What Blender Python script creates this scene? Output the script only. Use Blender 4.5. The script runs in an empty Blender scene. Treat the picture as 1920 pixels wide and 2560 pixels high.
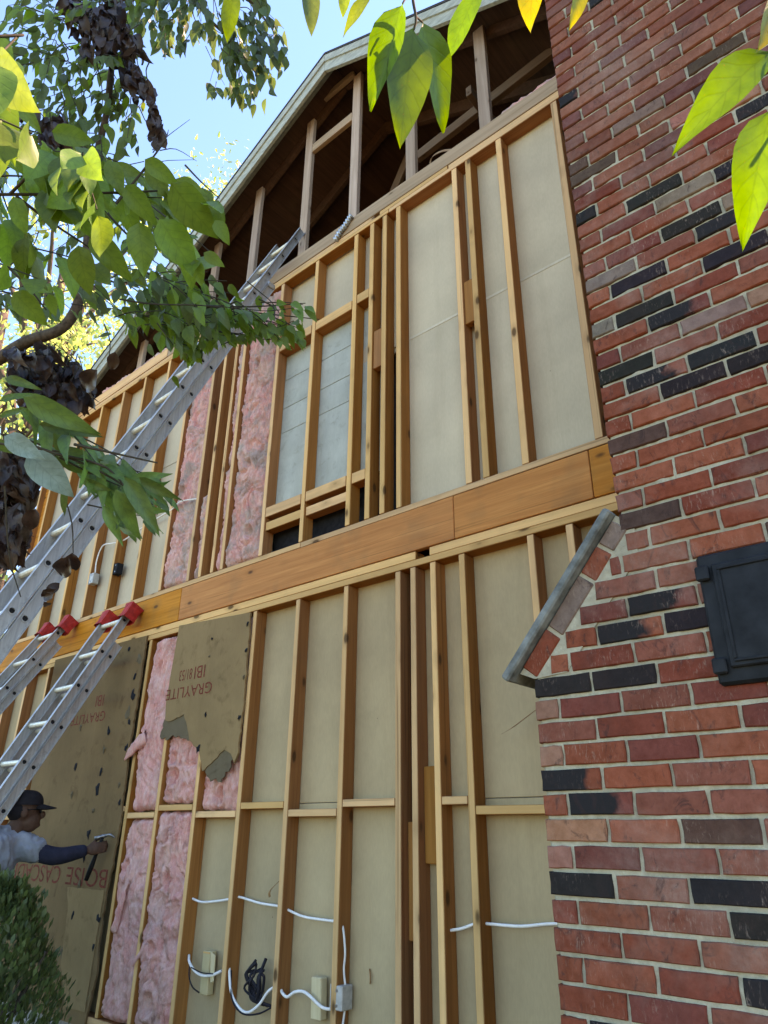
import bpy, bmesh, math, random
from mathutils import Vector, Matrix, noise
rnd = random.Random(7)
sc = bpy.context.scene
C = sc.collection

# ------------------------------------------------------------------ camera
YAW, PITCH, ROLL, FPX = math.radians(40.722), math.radians(24.503), math.radians(.4654), 1760.0
cp, sp = math.cos(PITCH), math.sin(PITCH)
FW = Vector((-math.sin(YAW)*cp, math.cos(YAW)*cp, sp))
r0 = Vector((math.cos(YAW), math.sin(YAW), 0)); u0 = r0.cross(FW)
RT = r0*math.cos(ROLL) + u0*math.sin(ROLL)
UP = -r0*math.sin(ROLL) + u0*math.cos(ROLL)
EYE = Vector((0, -2.88, 1.65))
cam = bpy.data.cameras.new('camera'); co = bpy.data.objects.new('camera', cam); C.objects.link(co)
m = Matrix((RT, UP, -FW)).transposed().to_4x4(); m.translation = EYE
co.matrix_world = m
cam.sensor_fit = 'VERTICAL'; cam.sensor_height = 24; cam.sensor_width = 18
cam.lens = 24*FPX/2560; cam.clip_start = .05; cam.clip_end = 500
sc.camera = co
def survey(u, v, d):
    """world point sighted from the eye at bearing (u,v) and range d"""
    return EYE + (FW + RT*((u-960)/FPX) + UP*((1280-v)/FPX))*d
def sight(p):
    q = p-EYE; d = q.dot(FW)
    if d < .05: return (-9999, -9999, d)
    return (960+FPX*q.dot(RT)/d, 1280-FPX*q.dot(UP)/d, d)

# ------------------------------------------------------------------ world and sun
SUN_EL = math.radians(50); SUN_H = Vector((.64, .71, 0)).normalized()
world = bpy.data.worlds.new('World'); sc.world = world; world.use_nodes = True
nt = world.node_tree; bg = nt.nodes['Background']
sky = nt.nodes.new('ShaderNodeTexSky'); sky.sky_type = 'NISHITA'; sky.sun_disc = False
sky.sun_elevation = SUN_EL; sky.sun_rotation = math.atan2(SUN_H.x, SUN_H.y)
sky.air_density = 1.0; sky.dust_density = 0.; sky.ozone_density = 5.
tint = nt.nodes.new('ShaderNodeMix'); tint.data_type = 'RGBA'; tint.blend_type = 'MULTIPLY'; tint.inputs[0].default_value = 1; tint.inputs[7].default_value = (.52, 1.02, 1.08, 1)
nt.links.new(sky.outputs[0], tint.inputs[6]); nt.links.new(tint.outputs[2], bg.inputs[0]); bg.inputs[1].default_value = .15
sl = bpy.data.lights.new('sun', 'SUN'); sl.energy = 4.5; sl.angle = math.radians(.5); sl.color = (1, .95, .86)
so = bpy.data.objects.new('sun', sl); C.objects.link(so)
SUN = SUN_H*math.cos(SUN_EL) + Vector((0, 0, math.sin(SUN_EL)))
so.rotation_euler = SUN.to_track_quat('Z', 'Y').to_euler(); so.location = SUN*30
sc.view_settings.view_transform = 'Standard'; sc.view_settings.look = 'None'
sc.view_settings.exposure = 2.22; sc.view_settings.gamma = 1
sc.view_settings.use_white_balance = True; sc.view_settings.white_balance_temperature = 9800; sc.view_settings.white_balance_tint = 50

# ------------------------------------------------------------------ material helpers
class NB:
    def __init__(s, name):
        s.m = bpy.data.materials.new(name); s.m.use_nodes = True; s.t = s.m.node_tree
        s.p = s.t.nodes['Principled BSDF']; s.out = s.t.nodes['Material Output']
        s.set(s.p, Roughness=.8); s.p.inputs['Specular IOR Level'].default_value = .12
    def n(s, typ, **kw):
        x = s.t.nodes.new('ShaderNode'+typ)
        for k, v in kw.items(): setattr(x, k, v)
        return x
    def put(s, sock, v):
        if isinstance(v, bpy.types.NodeSocket): s.t.links.new(v, sock)
        else: sock.default_value = v
    def set(s, node, **kw):
        for k, v in kw.items(): s.put(node.inputs[k.replace('_', ' ')], v)
    def coord(s, w='Object'): return s.n('TexCoord').outputs[w]
    def vm(s, op, a, b):
        x = s.n('VectorMath', operation=op); s.put(x.inputs[0], a); s.put(x.inputs[1], b); return x.outputs[0]
    def ma(s, op, a, b=0., c=None, clamp=False):
        x = s.n('Math', operation=op); x.use_clamp = clamp; s.put(x.inputs[0], a); s.put(x.inputs[1], b)
        if c is not None: s.put(x.inputs[2], c)
        return x.outputs[0]
    def noise(s, vec, scale=5., detail=3., rough=.55, dist=0.):
        x = s.n('TexNoise'); s.put(x.inputs['Vector'], vec)
        s.set(x, Scale=scale, Detail=detail, Roughness=rough, Distortion=dist); return x.outputs['Fac']
    def vor(s, vec, scale=5., rnd=1.):
        x = s.n('TexVoronoi'); s.put(x.inputs['Vector'], vec); s.set(x, Scale=scale, Randomness=rnd); return x.outputs['Distance']
    def ramp(s, f, a, b, ca=(0, 0, 0, 1), cb=(1, 1, 1, 1)):
        x = s.n('ValToRGB'); s.put(x.inputs[0], f); e = x.color_ramp.elements
        e[0].position = a; e[1].position = b; e[0].color = ca; e[1].color = cb; return x.outputs[0]
    def mix(s, f, a, b, blend='MIX'):
        x = s.n('Mix', data_type='RGBA', blend_type=blend)
        s.put(x.inputs[0], f); s.put(x.inputs[6], a); s.put(x.inputs[7], b); return x.outputs[2]
    def hsv(s, c, h=.5, sa=1., v=1.):
        x = s.n('HueSaturation'); s.set(x, Hue=h, Saturation=sa, Value=v); s.put(x.inputs['Color'], c); return x.outputs[0]
    def bump(s, h, strength=.3, dist=.01):
        x = s.n('Bump'); s.set(x, Strength=strength, Distance=dist); s.put(x.inputs['Height'], h)
        s.t.links.new(x.outputs[0], s.p.inputs['Normal'])
    def rand(s): return s.n('ObjectInfo').outputs['Random']
def c4(c): return (c[0], c[1], c[2], 1)

def wood(name, light, dark, axis='Z', knot=.08, rough=.75, stain=.25, edge=None, var=.3):
    b = NB(name); r = b.rand()
    off = b.vm('ADD', b.coord(), b.vm('MULTIPLY', (37., 23., 51.), b.n('CombineXYZ').outputs[0]))
    cx = b.n('CombineXYZ'); [b.put(cx.inputs[i], b.ma('MULTIPLY', r, k)) for i, k in enumerate((31., 17., 47.))]
    v = b.vm('ADD', b.coord(), cx.outputs[0])
    sc_g = {'Z': (38, 38, 1.6), 'X': (1.6, 38, 38), 'Y': (38, 1.6, 38)}[axis]
    sc_k = {'Z': (14, 14, 6.5), 'X': (6.5, 14, 14), 'Y': (14, 6.5, 14)}[axis]
    g = b.noise(b.vm('MULTIPLY', v, sc_g), 1., 4., .6, .6)
    g2 = b.noise(b.vm('MULTIPLY', v, tuple(x*.25 for x in sc_g)), 1., 2., .5, 1.)
    col = b.mix(b.ramp(g, .3, .72), c4(light), c4(dark))
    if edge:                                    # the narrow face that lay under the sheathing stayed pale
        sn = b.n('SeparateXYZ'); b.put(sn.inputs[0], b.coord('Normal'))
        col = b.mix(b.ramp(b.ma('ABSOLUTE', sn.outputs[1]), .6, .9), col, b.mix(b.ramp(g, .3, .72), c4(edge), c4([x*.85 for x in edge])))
    col = b.mix(b.ma('MULTIPLY', b.ramp(g2, .45, .75), .5 if not edge else .3), col, c4([x*.78 for x in dark]))
    k = b.vor(b.vm('ADD', b.vm('MULTIPLY', v, sc_k), (.3, .1, .2)), .55)
    kk = b.ramp(k, knot, knot+.06, (1, 1, 1, 1), (0, 0, 0, 1))
    halo = b.ramp(k, knot, knot+.2, (1, 1, 1, 1), (0, 0, 0, 1))
    col = b.mix(b.ma('MULTIPLY', halo, .35), col, c4([x*.6 for x in dark]))
    col = b.mix(b.ma('MULTIPLY', kk, .8), col, (.07, .03, .012, 1))
    sp_ = b.ramp(b.noise(b.vm('MULTIPLY', v, tuple(x*(.3 if x < 5 else 1.5) for x in sc_g)), 1., 3., .6, .3), .62, .70)
    col = b.mix(b.ma('MULTIPLY', sp_, .45), col, c4([x*.35 for x in dark]))
    st = b.noise(b.vm('MULTIPLY', v, (3, 3, 3)), 1., 3., .6)
    col = b.mix(b.ma('MULTIPLY', b.ramp(st, .52, .8), stain), col, (.16, .10, .05, 1))
    col = b.hsv(col, b.ma('MULTIPLY_ADD', r, .004, .4965), b.ma('MULTIPLY_ADD', r, .1, .97), b.ma('MULTIPLY_ADD', b.ma('FRACT', b.ma('MULTIPLY', r, 7.3)), var, 1.01-var/2))
    b.set(b.p, Base_Color=col, Roughness=rough); b.bump(b.ma('ADD', g, b.ma('MULTIPLY', kk, -.6)), .35, .004)
    return b.m
PINE_L, PINE_D = (.72, .43, .19), (.53, .26, .095)
M = {}
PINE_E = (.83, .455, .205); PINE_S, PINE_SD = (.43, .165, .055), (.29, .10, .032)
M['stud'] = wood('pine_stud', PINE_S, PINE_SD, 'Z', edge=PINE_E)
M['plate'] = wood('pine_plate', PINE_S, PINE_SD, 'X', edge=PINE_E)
M['rim'] = wood('rim_pine', (.70, .255, .066), (.52, .16, .036), 'X', .07, .7, .45, None, .1)
M['block'] = wood('spacer_pine', (.43, .175, .058), (.30, .11, .035), 'Z')
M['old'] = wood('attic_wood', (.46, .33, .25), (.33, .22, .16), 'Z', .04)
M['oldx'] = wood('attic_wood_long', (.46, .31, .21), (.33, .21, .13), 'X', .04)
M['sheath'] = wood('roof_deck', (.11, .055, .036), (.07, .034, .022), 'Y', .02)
M['scrapwood'] = wood('pale_block_wood', (.70, .56, .33), (.60, .45, .24), 'Z', .02)

def board_mat(name, base, spots=.25, scale=3., fine=120.):
    b = NB(name); cx = b.n('CombineXYZ'); r = b.rand()
    [b.put(cx.inputs[i], b.ma('MULTIPLY', r, k)) for i, k in enumerate((11., 7., 19.))]
    v = b.vm('ADD', b.coord(), cx.outputs[0])
    n1 = b.noise(v, scale, 4., .6); n2 = b.noise(b.vm('MULTIPLY', v, (1, 1, .25)), fine, 2.)
    col = b.mix(b.ramp(n1, .3, .75), c4(base), c4([x*.72 for x in base]))
    col = b.mix(b.ma('MULTIPLY', b.ramp(b.noise(v, scale*3.1, 4., .65, .5), .56, .75), spots), col, c4([base[0]*.45, base[1]*.42, base[2]*.38]))
    col = b.mix(.06, col, b.ramp(n2, .35, .65, c4([x*.5 for x in base]), c4([min(1, x*1.4) for x in base])))
    drip = b.ramp(b.noise(b.vm('MULTIPLY', v, (7, 7, .7)), 1., 4., .65, .5), .52, .78)
    col = b.mix(b.ma('MULTIPLY', drip, .28), col, c4([base[0]*.55, base[1]*.5, base[2]*.45]))
    dots = b.ramp(b.vor(v, 5.5), .012, .022, (1, 1, 1, 1), (0, 0, 0, 1))
    col = b.mix(b.ma('MULTIPLY', dots, .7), col, (.06, .04, .025, 1))
    b.set(b.p, Base_Color=col, Roughness=.9); b.bump(n2, .1, .002); return b.m
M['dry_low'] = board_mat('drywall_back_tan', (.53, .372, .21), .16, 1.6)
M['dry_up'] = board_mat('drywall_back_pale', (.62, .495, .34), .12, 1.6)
M['dry_win'] = board_mat('window_infill_grey', (.47, .50, .43), .5, 4.)
M['fibre'] = board_mat('brown_fibreboard', (.32, .188, .086), .75, 2.6, 90.)
M['fibre_dk'] = board_mat('stained_shaded_fibreboard', (.235, .130, .058), .85, 2.2, 90.)  # darker, dirtier copy of the brown fibreboard; lower-left shade put into its colour
M['fibre_torn'] = board_mat('torn_fibreboard_core', (.17, .122, .072), .6, 9., 60.)
M['seam'] = board_mat('pale_joint_tape', (.66, .56, .41), .1, 3.)
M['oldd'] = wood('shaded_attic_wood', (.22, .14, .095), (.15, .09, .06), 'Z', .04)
def flat(name, col, rough=.7, metal=0., var=.15, nscale=30., bump=.0):
    b = NB(name); n = b.noise(b.coord(), nscale, 4., .6)
    b.set(b.p, Base_Color=b.mix(b.ramp(n, .3, .7), c4([x*(1-var) for x in col]), c4([min(1, x*(1+var)) for x in col])), Roughness=rough, Metallic=metal)
    if bump: b.bump(n, bump, .004)
    return b.m
M['ink'] = flat('red_stencil_ink', (.21, .042, .025), .9, 0, .5, 60)
M['black_void'] = flat('matte_black', (.018, .018, .02), .9, 0, .3)  # even black; on the void sheets it paints the darkness behind the wall
M['white_cable'] = flat('white_cable_sheath', (.78, .76, .70), .5, 0, .08)
M['black_wire'] = flat('black_wire', (.02, .018, .022), .5)
M['steel_box'] = flat('grey_steel_box', (.45, .44, .40), .5, .3, .2)
M['galv'] = flat('galvanised_steel', (.38, .42, .44), .4, .7, .3)
M['red_plastic'] = flat('red_vinyl_cover', (.50, .035, .028), .55, 0, .3, 25, .3)
M['cap_metal'] = flat('weathered_grey_cap', (.14, .16, .148), .65, .0, .6, 14, .6)
M['iron'] = flat('black_painted_iron', (.013, .016, .018), .5, .0, .5, 12, .25)
M['skin'] = flat('brown_skin', (.10, .047, .031), .55, 0, .2)
M['shirt'] = flat('grey_cotton', (.23, .26, .285), .95, 0, .2, 9, .8)
M['navy'] = flat('navy_sleeve', (.022, .025, .04), .9, 0, .2, 20, .4)
M['denim'] = flat('dark_denim', (.035, .045, .075), .9, 0, .25)
M['capcloth'] = flat('black_cap_cloth', (.018, .016, .018), .9, 0, .2)
M['glass_dark'] = flat('dark_glasses', (.01, .01, .012), .15)
M['rubber'] = flat('black_rubber', (.015, .015, .016), .6)
M['hammer_steel'] = flat('worn_steel', (.25, .25, .25), .35, .9, .3)
M['shingle'] = flat('dark_shingles', (.05, .045, .042), .95, 0, .4, 60, .5)
M['bark'] = flat('grey_brown_bark', (.085, .062, .045), .9, 0, .5, 60, .8)
M['twig'] = flat('dark_twig', (.05, .042, .028), .9, 0, .3)
M['paper'] = flat('brown_torn_paper', (.30, .14, .06), .9, 0, .4)
M['siding'] = flat('far_wall_paint', (.5, .48, .42), .8)
M['concrete'] = flat('foundation_block', (.30, .28, .25), .9, 0, .3, 20, .4)

def paint_mat():
    b = NB('weathered_white_paint'); v = b.coord()
    n = b.noise(b.vm('MULTIPLY', v, (2, 8, 8)), 6., 5., .7)
    b.set(b.p, Base_Color=b.mix(b.ramp(n, .35, .7), (.42, .45, .38, 1), (.22, .24, .20, 1)), Roughness=.7); b.bump(n, .2, .004); return b.m
M['rake'] = paint_mat()
def alu():
    b = NB('worn_aluminium'); v = b.coord()
    n = b.noise(b.vm('MULTIPLY', v, (40, 40, 3)), 1.5, 4., .65); n2 = b.noise(v, 14., 4., .7)
    col = b.mix(b.ramp(n, .3, .7), (.50, .50, .48, 1), (.34, .34, .33, 1))
    col = b.mix(b.ma('MULTIPLY', b.ramp(n2, .55, .72), .5), col, (.20, .19, .17, 1))
    b.set(b.p, Base_Color=col, Metallic=.55, Roughness=b.ma('MULTIPLY_ADD', n2, .25, .32)); b.bump(n, .08, .002); return b.m
M['alu'] = alu()
M['rung'] = flat('bright_rung', (.72, .70, .58), .45, .25, .2, 40)

def pink(name, dirt):
    b = NB(name); cx = b.n('CombineXYZ'); r = b.rand()
    [b.put(cx.inputs[i], b.ma('MULTIPLY', r, k)) for i, k in enumerate((11., 7., 19.))]
    v = b.vm('ADD', b.coord(), cx.outputs[0])
    n = b.noise(b.vm('MULTIPLY', v, (1.5, 1.5, .7)), 9., 5., .65, .8); f = b.noise(b.vm('MULTIPLY', v, (1, 1, .5)), 120., 3., .7)
    stk = b.noise(b.vm('MULTIPLY', v, (1, 1, .22)), 75., 4., .75, .8)
    col = b.mix(b.ramp(n, .3, .72), (.92, .50, .42, 1), (.82, .27, .23, 1))
    col = b.mix(b.ma('MULTIPLY', b.ramp(stk, .38, .66), .5), (.90, .58, .52, 1), col) if False else b.mix(b.ma('MULTIPLY', b.ramp(stk, .5, .7), .45), col, (.62, .15, .14, 1))
    col = b.mix(b.ma('MULTIPLY', b.ramp(b.ma('SUBTRACT', 1., stk), .54, .7), .4), col, (.95, .66, .58, 1))
    d = b.noise(v, 5., 4., .65, .6)
    col = b.mix(b.ma('MULTIPLY', b.ramp(d, .44, .62), dirt), col, (.36, .29, .25, 1))
    tan = b.noise(v, 2.6, 3.)
    col = b.mix(b.ma('MULTIPLY', b.ramp(tan, .45, .75), dirt*.7), col, (.72, .55, .42, 1))
    b.set(b.p, Base_Color=col, Roughness=1.)
    b.p.inputs['Specular IOR Level'].default_value = .02
    b.bump(b.ma('ADD', b.ma('MULTIPLY', n, 1.), b.ma('ADD', b.ma('MULTIPLY', f, .35), b.ma('MULTIPLY', stk, .6))), .8, .02); return b.m
M['pink'] = pink('pink_fibreglass', .25); M['pink_dirty'] = pink('dusty_pink_fibreglass', .8)

def brick_mat(name, joined):
    b = NB(name); oi = b.n('ObjectInfo')
    if joined:
        at = b.n('Attribute', attribute_name='bc'); base = at.outputs['Color']; flash = 0.
        v = b.coord()
    else:
        base = oi.outputs['Color']; flash = oi.outputs['Alpha']
        cx = b.n('CombineXYZ'); [b.put(cx.inputs[i], b.ma('MULTIPLY', oi.outputs['Random'], k)) for i, k in enumerate((91., 37., 53.))]
        v = b.vm('ADD', b.coord(), cx.outputs[0])
    n = b.noise(v, 28., 5., .7); sp = b.noise(b.vm('MULTIPLY', v, (1.6, 1.6, .45)), 90., 3., .7, .5)
    col = b.mix(b.ramp(n, .3, .75), base, b.hsv(base, .5, 1.05, .62))
    if not joined:
        sx = b.n('SeparateXYZ'); b.put(sx.inputs[0], b.coord())
        e = b.ma('ADD', b.ma('MULTIPLY', sx.outputs[0], 14.), b.ma('MULTIPLY_ADD', b.noise(v, 16., 3.), 2.4, -1.4))
        f = b.ma('MULTIPLY', b.ramp(e, .2, .8, (1, 1, 1, 1), (0, 0, 0, 1)), flash)
        col = b.mix(f, col, (.02, .018, .018, 1))
    marks = b.ramp(b.noise(b.vm('MULTIPLY', v, (1, 1, .6)), 18., 5., .75, 1.4), .56, .66)
    col = b.mix(b.ma('MULTIPLY', marks, .6), col, (.04, .022, .02, 1))
    w = b.ramp(sp, .56, .72)
    pat = b.ramp(b.noise(v, 6., 3.), .48, .62)
    col = b.mix(b.ma('MULTIPLY', b.ma('MULTIPLY', w, pat), .42), col, (.42, .29, .22, 1))
    sr = b.n('SeparateColor'); b.put(sr.inputs[0], col); notblack = b.ramp(sr.outputs[0], .06, .16)
    wp = b.n('NewGeometry').outputs['Position']
    chalk = b.ramp(b.noise(wp, 2.3, 5., .65, .4), .5, .72); grime = b.ramp(b.noise(b.vm('MULTIPLY', wp, (1.6, 1.6, .6)), 3.1, 5., .7), .52, .75)
    fine = b.noise(v, 55., 4., .75)
    col = b.mix(b.ma('MULTIPLY', b.ma('MULTIPLY', b.ma('MULTIPLY', chalk, fine), .55), notblack), col, (.43, .33, .27, 1))
    col = b.mix(b.ma('MULTIPLY', grime, .4), col, (.06, .032, .026, 1))
    b.set(b.p, Base_Color=col, Roughness=.85); b.bump(b.ma('ADD', n, b.ma('MULTIPLY', sp, .5)), .5, .004); return b.m
M['brick'] = brick_mat('red_brick', False); M['brick_j'] = brick_mat('red_brick_far', True)
def mortar_mat():
    b = NB('buff_mortar'); v = b.coord(); n = b.noise(v, 60., 5., .7); n2 = b.noise(v, 5., 3.)
    col = b.mix(b.ramp(n, .3, .7), (.47, .43, .31, 1), (.33, .30, .215, 1))
    col = b.mix(b.ma('MULTIPLY', b.ramp(n2, .45, .7), .55), col, (.20, .18, .13, 1))
    b.set(b.p, Base_Color=col, Roughness=.95); b.bump(n, .7, .006); return b.m
M['mortar'] = mortar_mat()

def leaf_mat(name, c1, c2, trans, spots=0., veins=.35):
    b = NB(name); uv = b.n('UVMap'); sx = b.n('SeparateXYZ'); b.put(sx.inputs[0], uv.outputs[0])
    au = b.ma('ABSOLUTE', b.ma('MULTIPLY_ADD', sx.outputs[0], 2., -1.)); vv = sx.outputs[1]
    vein = b.ma('SINE', b.ma('MULTIPLY', b.ma('SUBTRACT', vv, b.ma('MULTIPLY', au, .22)), 42.))
    vein = b.ramp(vein, .82, 1.); mid = b.ramp(au, .02, .07, (1, 1, 1, 1), (0, 0, 0, 1))
    vf = b.ma('MULTIPLY', b.ma('MAXIMUM', vein, mid), veins)
    r = b.rand(); n = b.noise(b.coord(), 9., 3.)
    col = b.mix(b.ramp(n, .3, .7), c4(c1), c4(c2))
    g = b.n('NewGeometry').outputs['Random Per Island']
    rr = b.ma('FRACT', b.ma('ADD', r, g))
    col = b.hsv(col, b.ma('MULTIPLY_ADD', rr, .03, .485), 1., b.ma('MULTIPLY_ADD', rr, .5, .75))
    dark = b.hsv(col, .5, 1., .6)
    col = b.mix(vf, col, dark)
    if spots:
        s1 = b.ramp(b.noise(b.coord(), 40., 3., .6), .68, .73); edge = b.ramp(b.ma('ADD', vv, b.ma('MULTIPLY', n, .22)), 1.04, 1.12)
        col = b.mix(b.ma('MULTIPLY', s1, spots), col, (.20, .09, .015, 1)); col = b.mix(b.ma('MULTIPLY', edge, spots), col, (.42, .30, .03, 1))
    b.set(b.p, Base_Color=col, Roughness=.45); b.p.inputs['Specular IOR Level'].default_value = .35
    b.bump(b.ma('MULTIPLY', vein, -1.), .15, .002)
    tr = b.n('BsdfTranslucent'); b.put(tr.inputs['Color'], b.hsv(col, .485, 1.1, 1.9))
    ms = b.n('MixShader'); ms.inputs[0].default_value = trans
    b.t.links.new(b.p.outputs[0], ms.inputs[1]); b.t.links.new(tr.outputs[0], ms.inputs[2]); b.t.links.new(ms.outputs[0], b.out.inputs[0])
    return b.m
M['leaf_fg'] = leaf_mat('sunlit_leaf', (.060, .160, .012), (.042, .118, .010), .48, .8)
M['leaf_yel'] = leaf_mat('turning_leaf', (.21, .20, .012), (.15, .17, .012), .5, .9)
M['leaf'] = leaf_mat('green_leaf', (.105, .20, .030), (.070, .15, .024), .5)
M['leaf_dk'] = leaf_mat('dark_leaf', (.070, .125, .034), (.050, .09, .028), .45)
M['leaf_lance'] = leaf_mat('long_green_leaf', (.075, .165, .035), (.045, .11, .03), .35)
M['leaf_blue'] = leaf_mat('glossy_blue_green_leaf', (.13, .22, .19), (.09, .16, .13), .2)
M['leaf_dead'] = leaf_mat('dead_brown_leaf', (.060, .034, .024), (.030, .017, .013), .1, 0, .2)
M['leaf_far'] = leaf_mat('far_yellow_green_leaf', (.27, .35, .11), (.20, .28, .08), .55, 0, 0)
M['needle'] = leaf_mat('shrub_leaf', (.085, .135, .035), (.035, .07, .025), .25, 0, 0)
def ground_mat():
    b = NB('lawn_and_dirt'); v = b.coord(); n = b.noise(v, 1.2, 5., .65); n2 = b.noise(v, 40., 4., .7)
    col = b.mix(b.ramp(n, .4, .62), (.10, .12, .035, 1), (.24, .17, .10, 1)); col = b.mix(b.ramp(n2, .3, .7), col, b.hsv(col, .5, 1., .6))
    b.set(b.p, Base_Color=col, Roughness=1.); b.bump(n2, .6, .05); return b.m
M['ground'] = ground_mat()

# ------------------------------------------------------------------ geometry helpers
def link(name, me, mat, parent=None, loc=None, rot=None):
    o = bpy.data.objects.new(name, me)
    if mat is not None and not me.materials: me.materials.append(M[mat] if isinstance(mat, str) else mat)
    C.objects.link(o)
    if parent is not None: o.parent = parent
    if loc is not None: o.location = loc
    if rot is not None: o.rotation_euler = rot
    return o
def mesh(name, v, f, smooth=False):
    me = bpy.data.meshes.new(name); me.from_pydata([tuple(x) for x in v], [], f); me.validate(); me.update()
    if smooth: me.polygons.foreach_set('use_smooth', [True]*len(me.polygons))
    return me
def empty(name, loc=(0, 0, 0), label=None, cat=None, group=None):
    o = bpy.data.objects.new(name, None); C.objects.link(o); o.location = loc; o.empty_display_size = .2
    if label: tag(o, label, cat, group)
    return o
def tag(o, label, cat, group=None):
    o['label'] = label; o['category'] = cat
    if group: o['group'] = group
    return o
def rel(parent, p): return Vector(p) - parent.location if parent else Vector(p)
def cbox(sx, sy, sz, ch, jit=0., rg=rnd):
    """chamfered box centred on the origin"""
    h = (sx/2, sy/2, sz/2); ch = min(ch, min(h)*.6); V = []; idx = {}
    for a in (-1, 1):
        for b in (-1, 1):
            for c in (-1, 1):
                j = [rg.uniform(-jit, jit) for _ in range(3)]
                for k in range(3):
                    p = [a*h[0], b*h[1], c*h[2]]
                    for q in range(3):
                        if q != k: p[q] -= (a, b, c)[q]*ch
                    idx[(a, b, c, k)] = len(V); V.append([p[i]+j[i] for i in range(3)])
    F = []
    for k in range(3):
        o = [i for i in range(3) if i != k]
        for s in (-1, 1):
            q = []
            for (u, w) in ((-1, -1), (1, -1), (1, 1), (-1, 1)):
                t = [0, 0, 0]; t[k] = s; t[o[0]] = u; t[o[1]] = w; q.append(idx[(*t, k)])
            flip = (s < 0) ^ (k == 1); F.append(q[::-1] if flip else q)
    for k in range(3):                                   # edges along axis k
        o = [i for i in range(3) if i != k]
        for u in (-1, 1):
            for w in (-1, 1):
                def id_(s, f):
                    t = [0, 0, 0]; t[k] = s; t[o[0]] = u; t[o[1]] = w; return idx[(*t, f)]
                F.append([id_(-1, o[0]), id_(1, o[0]), id_(1, o[1]), id_(-1, o[1])])
    for a in (-1, 1):
        for b in (-1, 1):
            for c in (-1, 1): F.append([idx[(a, b, c, 0)], idx[(a, b, c, 1)], idx[(a, b, c, 2)]])
    return V, F
def fixn(me):
    bm = bmesh.new(); bm.from_mesh(me); bmesh.ops.recalc_face_normals(bm, faces=bm.faces); bm.to_mesh(me); bm.free(); return me
def board(name, x0, x1, y0, y1, z0, z1, mat, parent=None, ch=.003, tilt=.0012, jit=.0):
    V, F = cbox(x1-x0, y1-y0, z1-z0, ch, jit)
    me = fixn(mesh(name, V, F))
    c = Vector(((x0+x1)/2, (y0+y1)/2, (z0+z1)/2))
    return link(name, me, mat, parent, rel(parent, c), tuple(rnd.uniform(-tilt, tilt) for _ in range(3)))
def tube(pts, rad, seg=8, cap=True):
    pts = [Vector(p) for p in pts]; n = len(pts)
    if not hasattr(rad, '__len__'): rad = [rad]*n
    V, F = [], []; prev = None
    for i, p in enumerate(pts):
        t = (pts[min(i+1, n-1)]-pts[max(i-1, 0)]).normalized()
        a = prev if prev is not None else (Vector((0, 0, 1)) if abs(t.z) < .9 else Vector((1, 0, 0)))
        s = t.cross(a).normalized(); b = s.cross(t); prev = b
        for k in range(seg):
            an = 2*math.pi*k/seg; V.append(p + (s*math.cos(an)+b*math.sin(an))*rad[i])
    for i in range(n-1):
        for k in range(seg):
            k2 = (k+1) % seg; F.append([i*seg+k, i*seg+k2, (i+1)*seg+k2, (i+1)*seg+k])
    if cap: F += [list(range(seg))[::-1], list(range((n-1)*seg, n*seg))]
    return V, F
def spline(pts, k=6):
    P = [Vector(p) for p in pts]; P = [P[0]*2-P[1]] + P + [P[-1]*2-P[-2]]; out = []
    for i in range(1, len(P)-2):
        for j in range(k):
            t = j/k; a, b, c, d = P[i-1], P[i], P[i+1], P[i+2]
            out.append(.5*((2*b)+(c-a)*t+(2*a-5*b+4*c-d)*t*t+(3*b-a-3*c+d)*t**3))
    return out+[P[-2]]
def merge(parts):
    V, F = [], []
    for v, f in parts:
        o = len(V); V += list(v); F += [[i+o for i in q] for q in f]
    return V, F
def part_mesh(name, VF, mat, parent, smooth=False, fix=True):
    V = [rel(parent, p) for p in VF[0]]
    me = mesh(name, V, VF[1], smooth)
    if fix: fixn(me)
    return link(name, me, mat, parent)
def prism(outline, y0, y1):
    """(x,z) outline extruded in y"""
    n = len(outline); V = [(x, y0, z) for x, z in outline]+[(x, y1, z) for x, z in outline]
    F = [list(range(n)), list(range(n, 2*n))[::-1]]+[[i, (i+1) % n, n+(i+1) % n, n+i] for i in range(n)]
    return V, F
def jag(pts, amp, step=.02, rg=rnd):
    out = []
    for a, b in zip(pts[:-1], pts[1:]):
        L = math.dist(a, b); n = max(1, int(L/step))
        for i in range(n):
            t = i/n; k = amp if i else amp*.3
            out.append((a[0]+(b[0]-a[0])*t+rg.uniform(-k, k), a[1]+(b[1]-a[1])*t+rg.uniform(-k, k)))
    return out+[pts[-1]]

# ------------------------------------------------------------------ ground
bm = bmesh.new(); bmesh.ops.create_grid(bm, x_segments=60, y_segments=60, size=150)
for v in bm.verts:
    d = max(0, v.co.length-14); v.co.z = noise.noise(v.co*.05)*min(2, d*.05)-.01
me = bpy.data.meshes.new('ground'); bm.to_mesh(me); bm.free()
g = link('ground', me, 'ground'); g['kind'] = 'structure'

# ------------------------------------------------------------------ the house
house = empty('stripped_house', (-3.25, 0, 0), 'two-storey house wall stripped to bare studs under an open gable', 'house')
SD = .089
def stud(x, z0, z1, w=.038, mat='stud', y0=0., y1=SD): return board('stud', x, x+w, y0, y1, z0, z1, mat, house)
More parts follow.
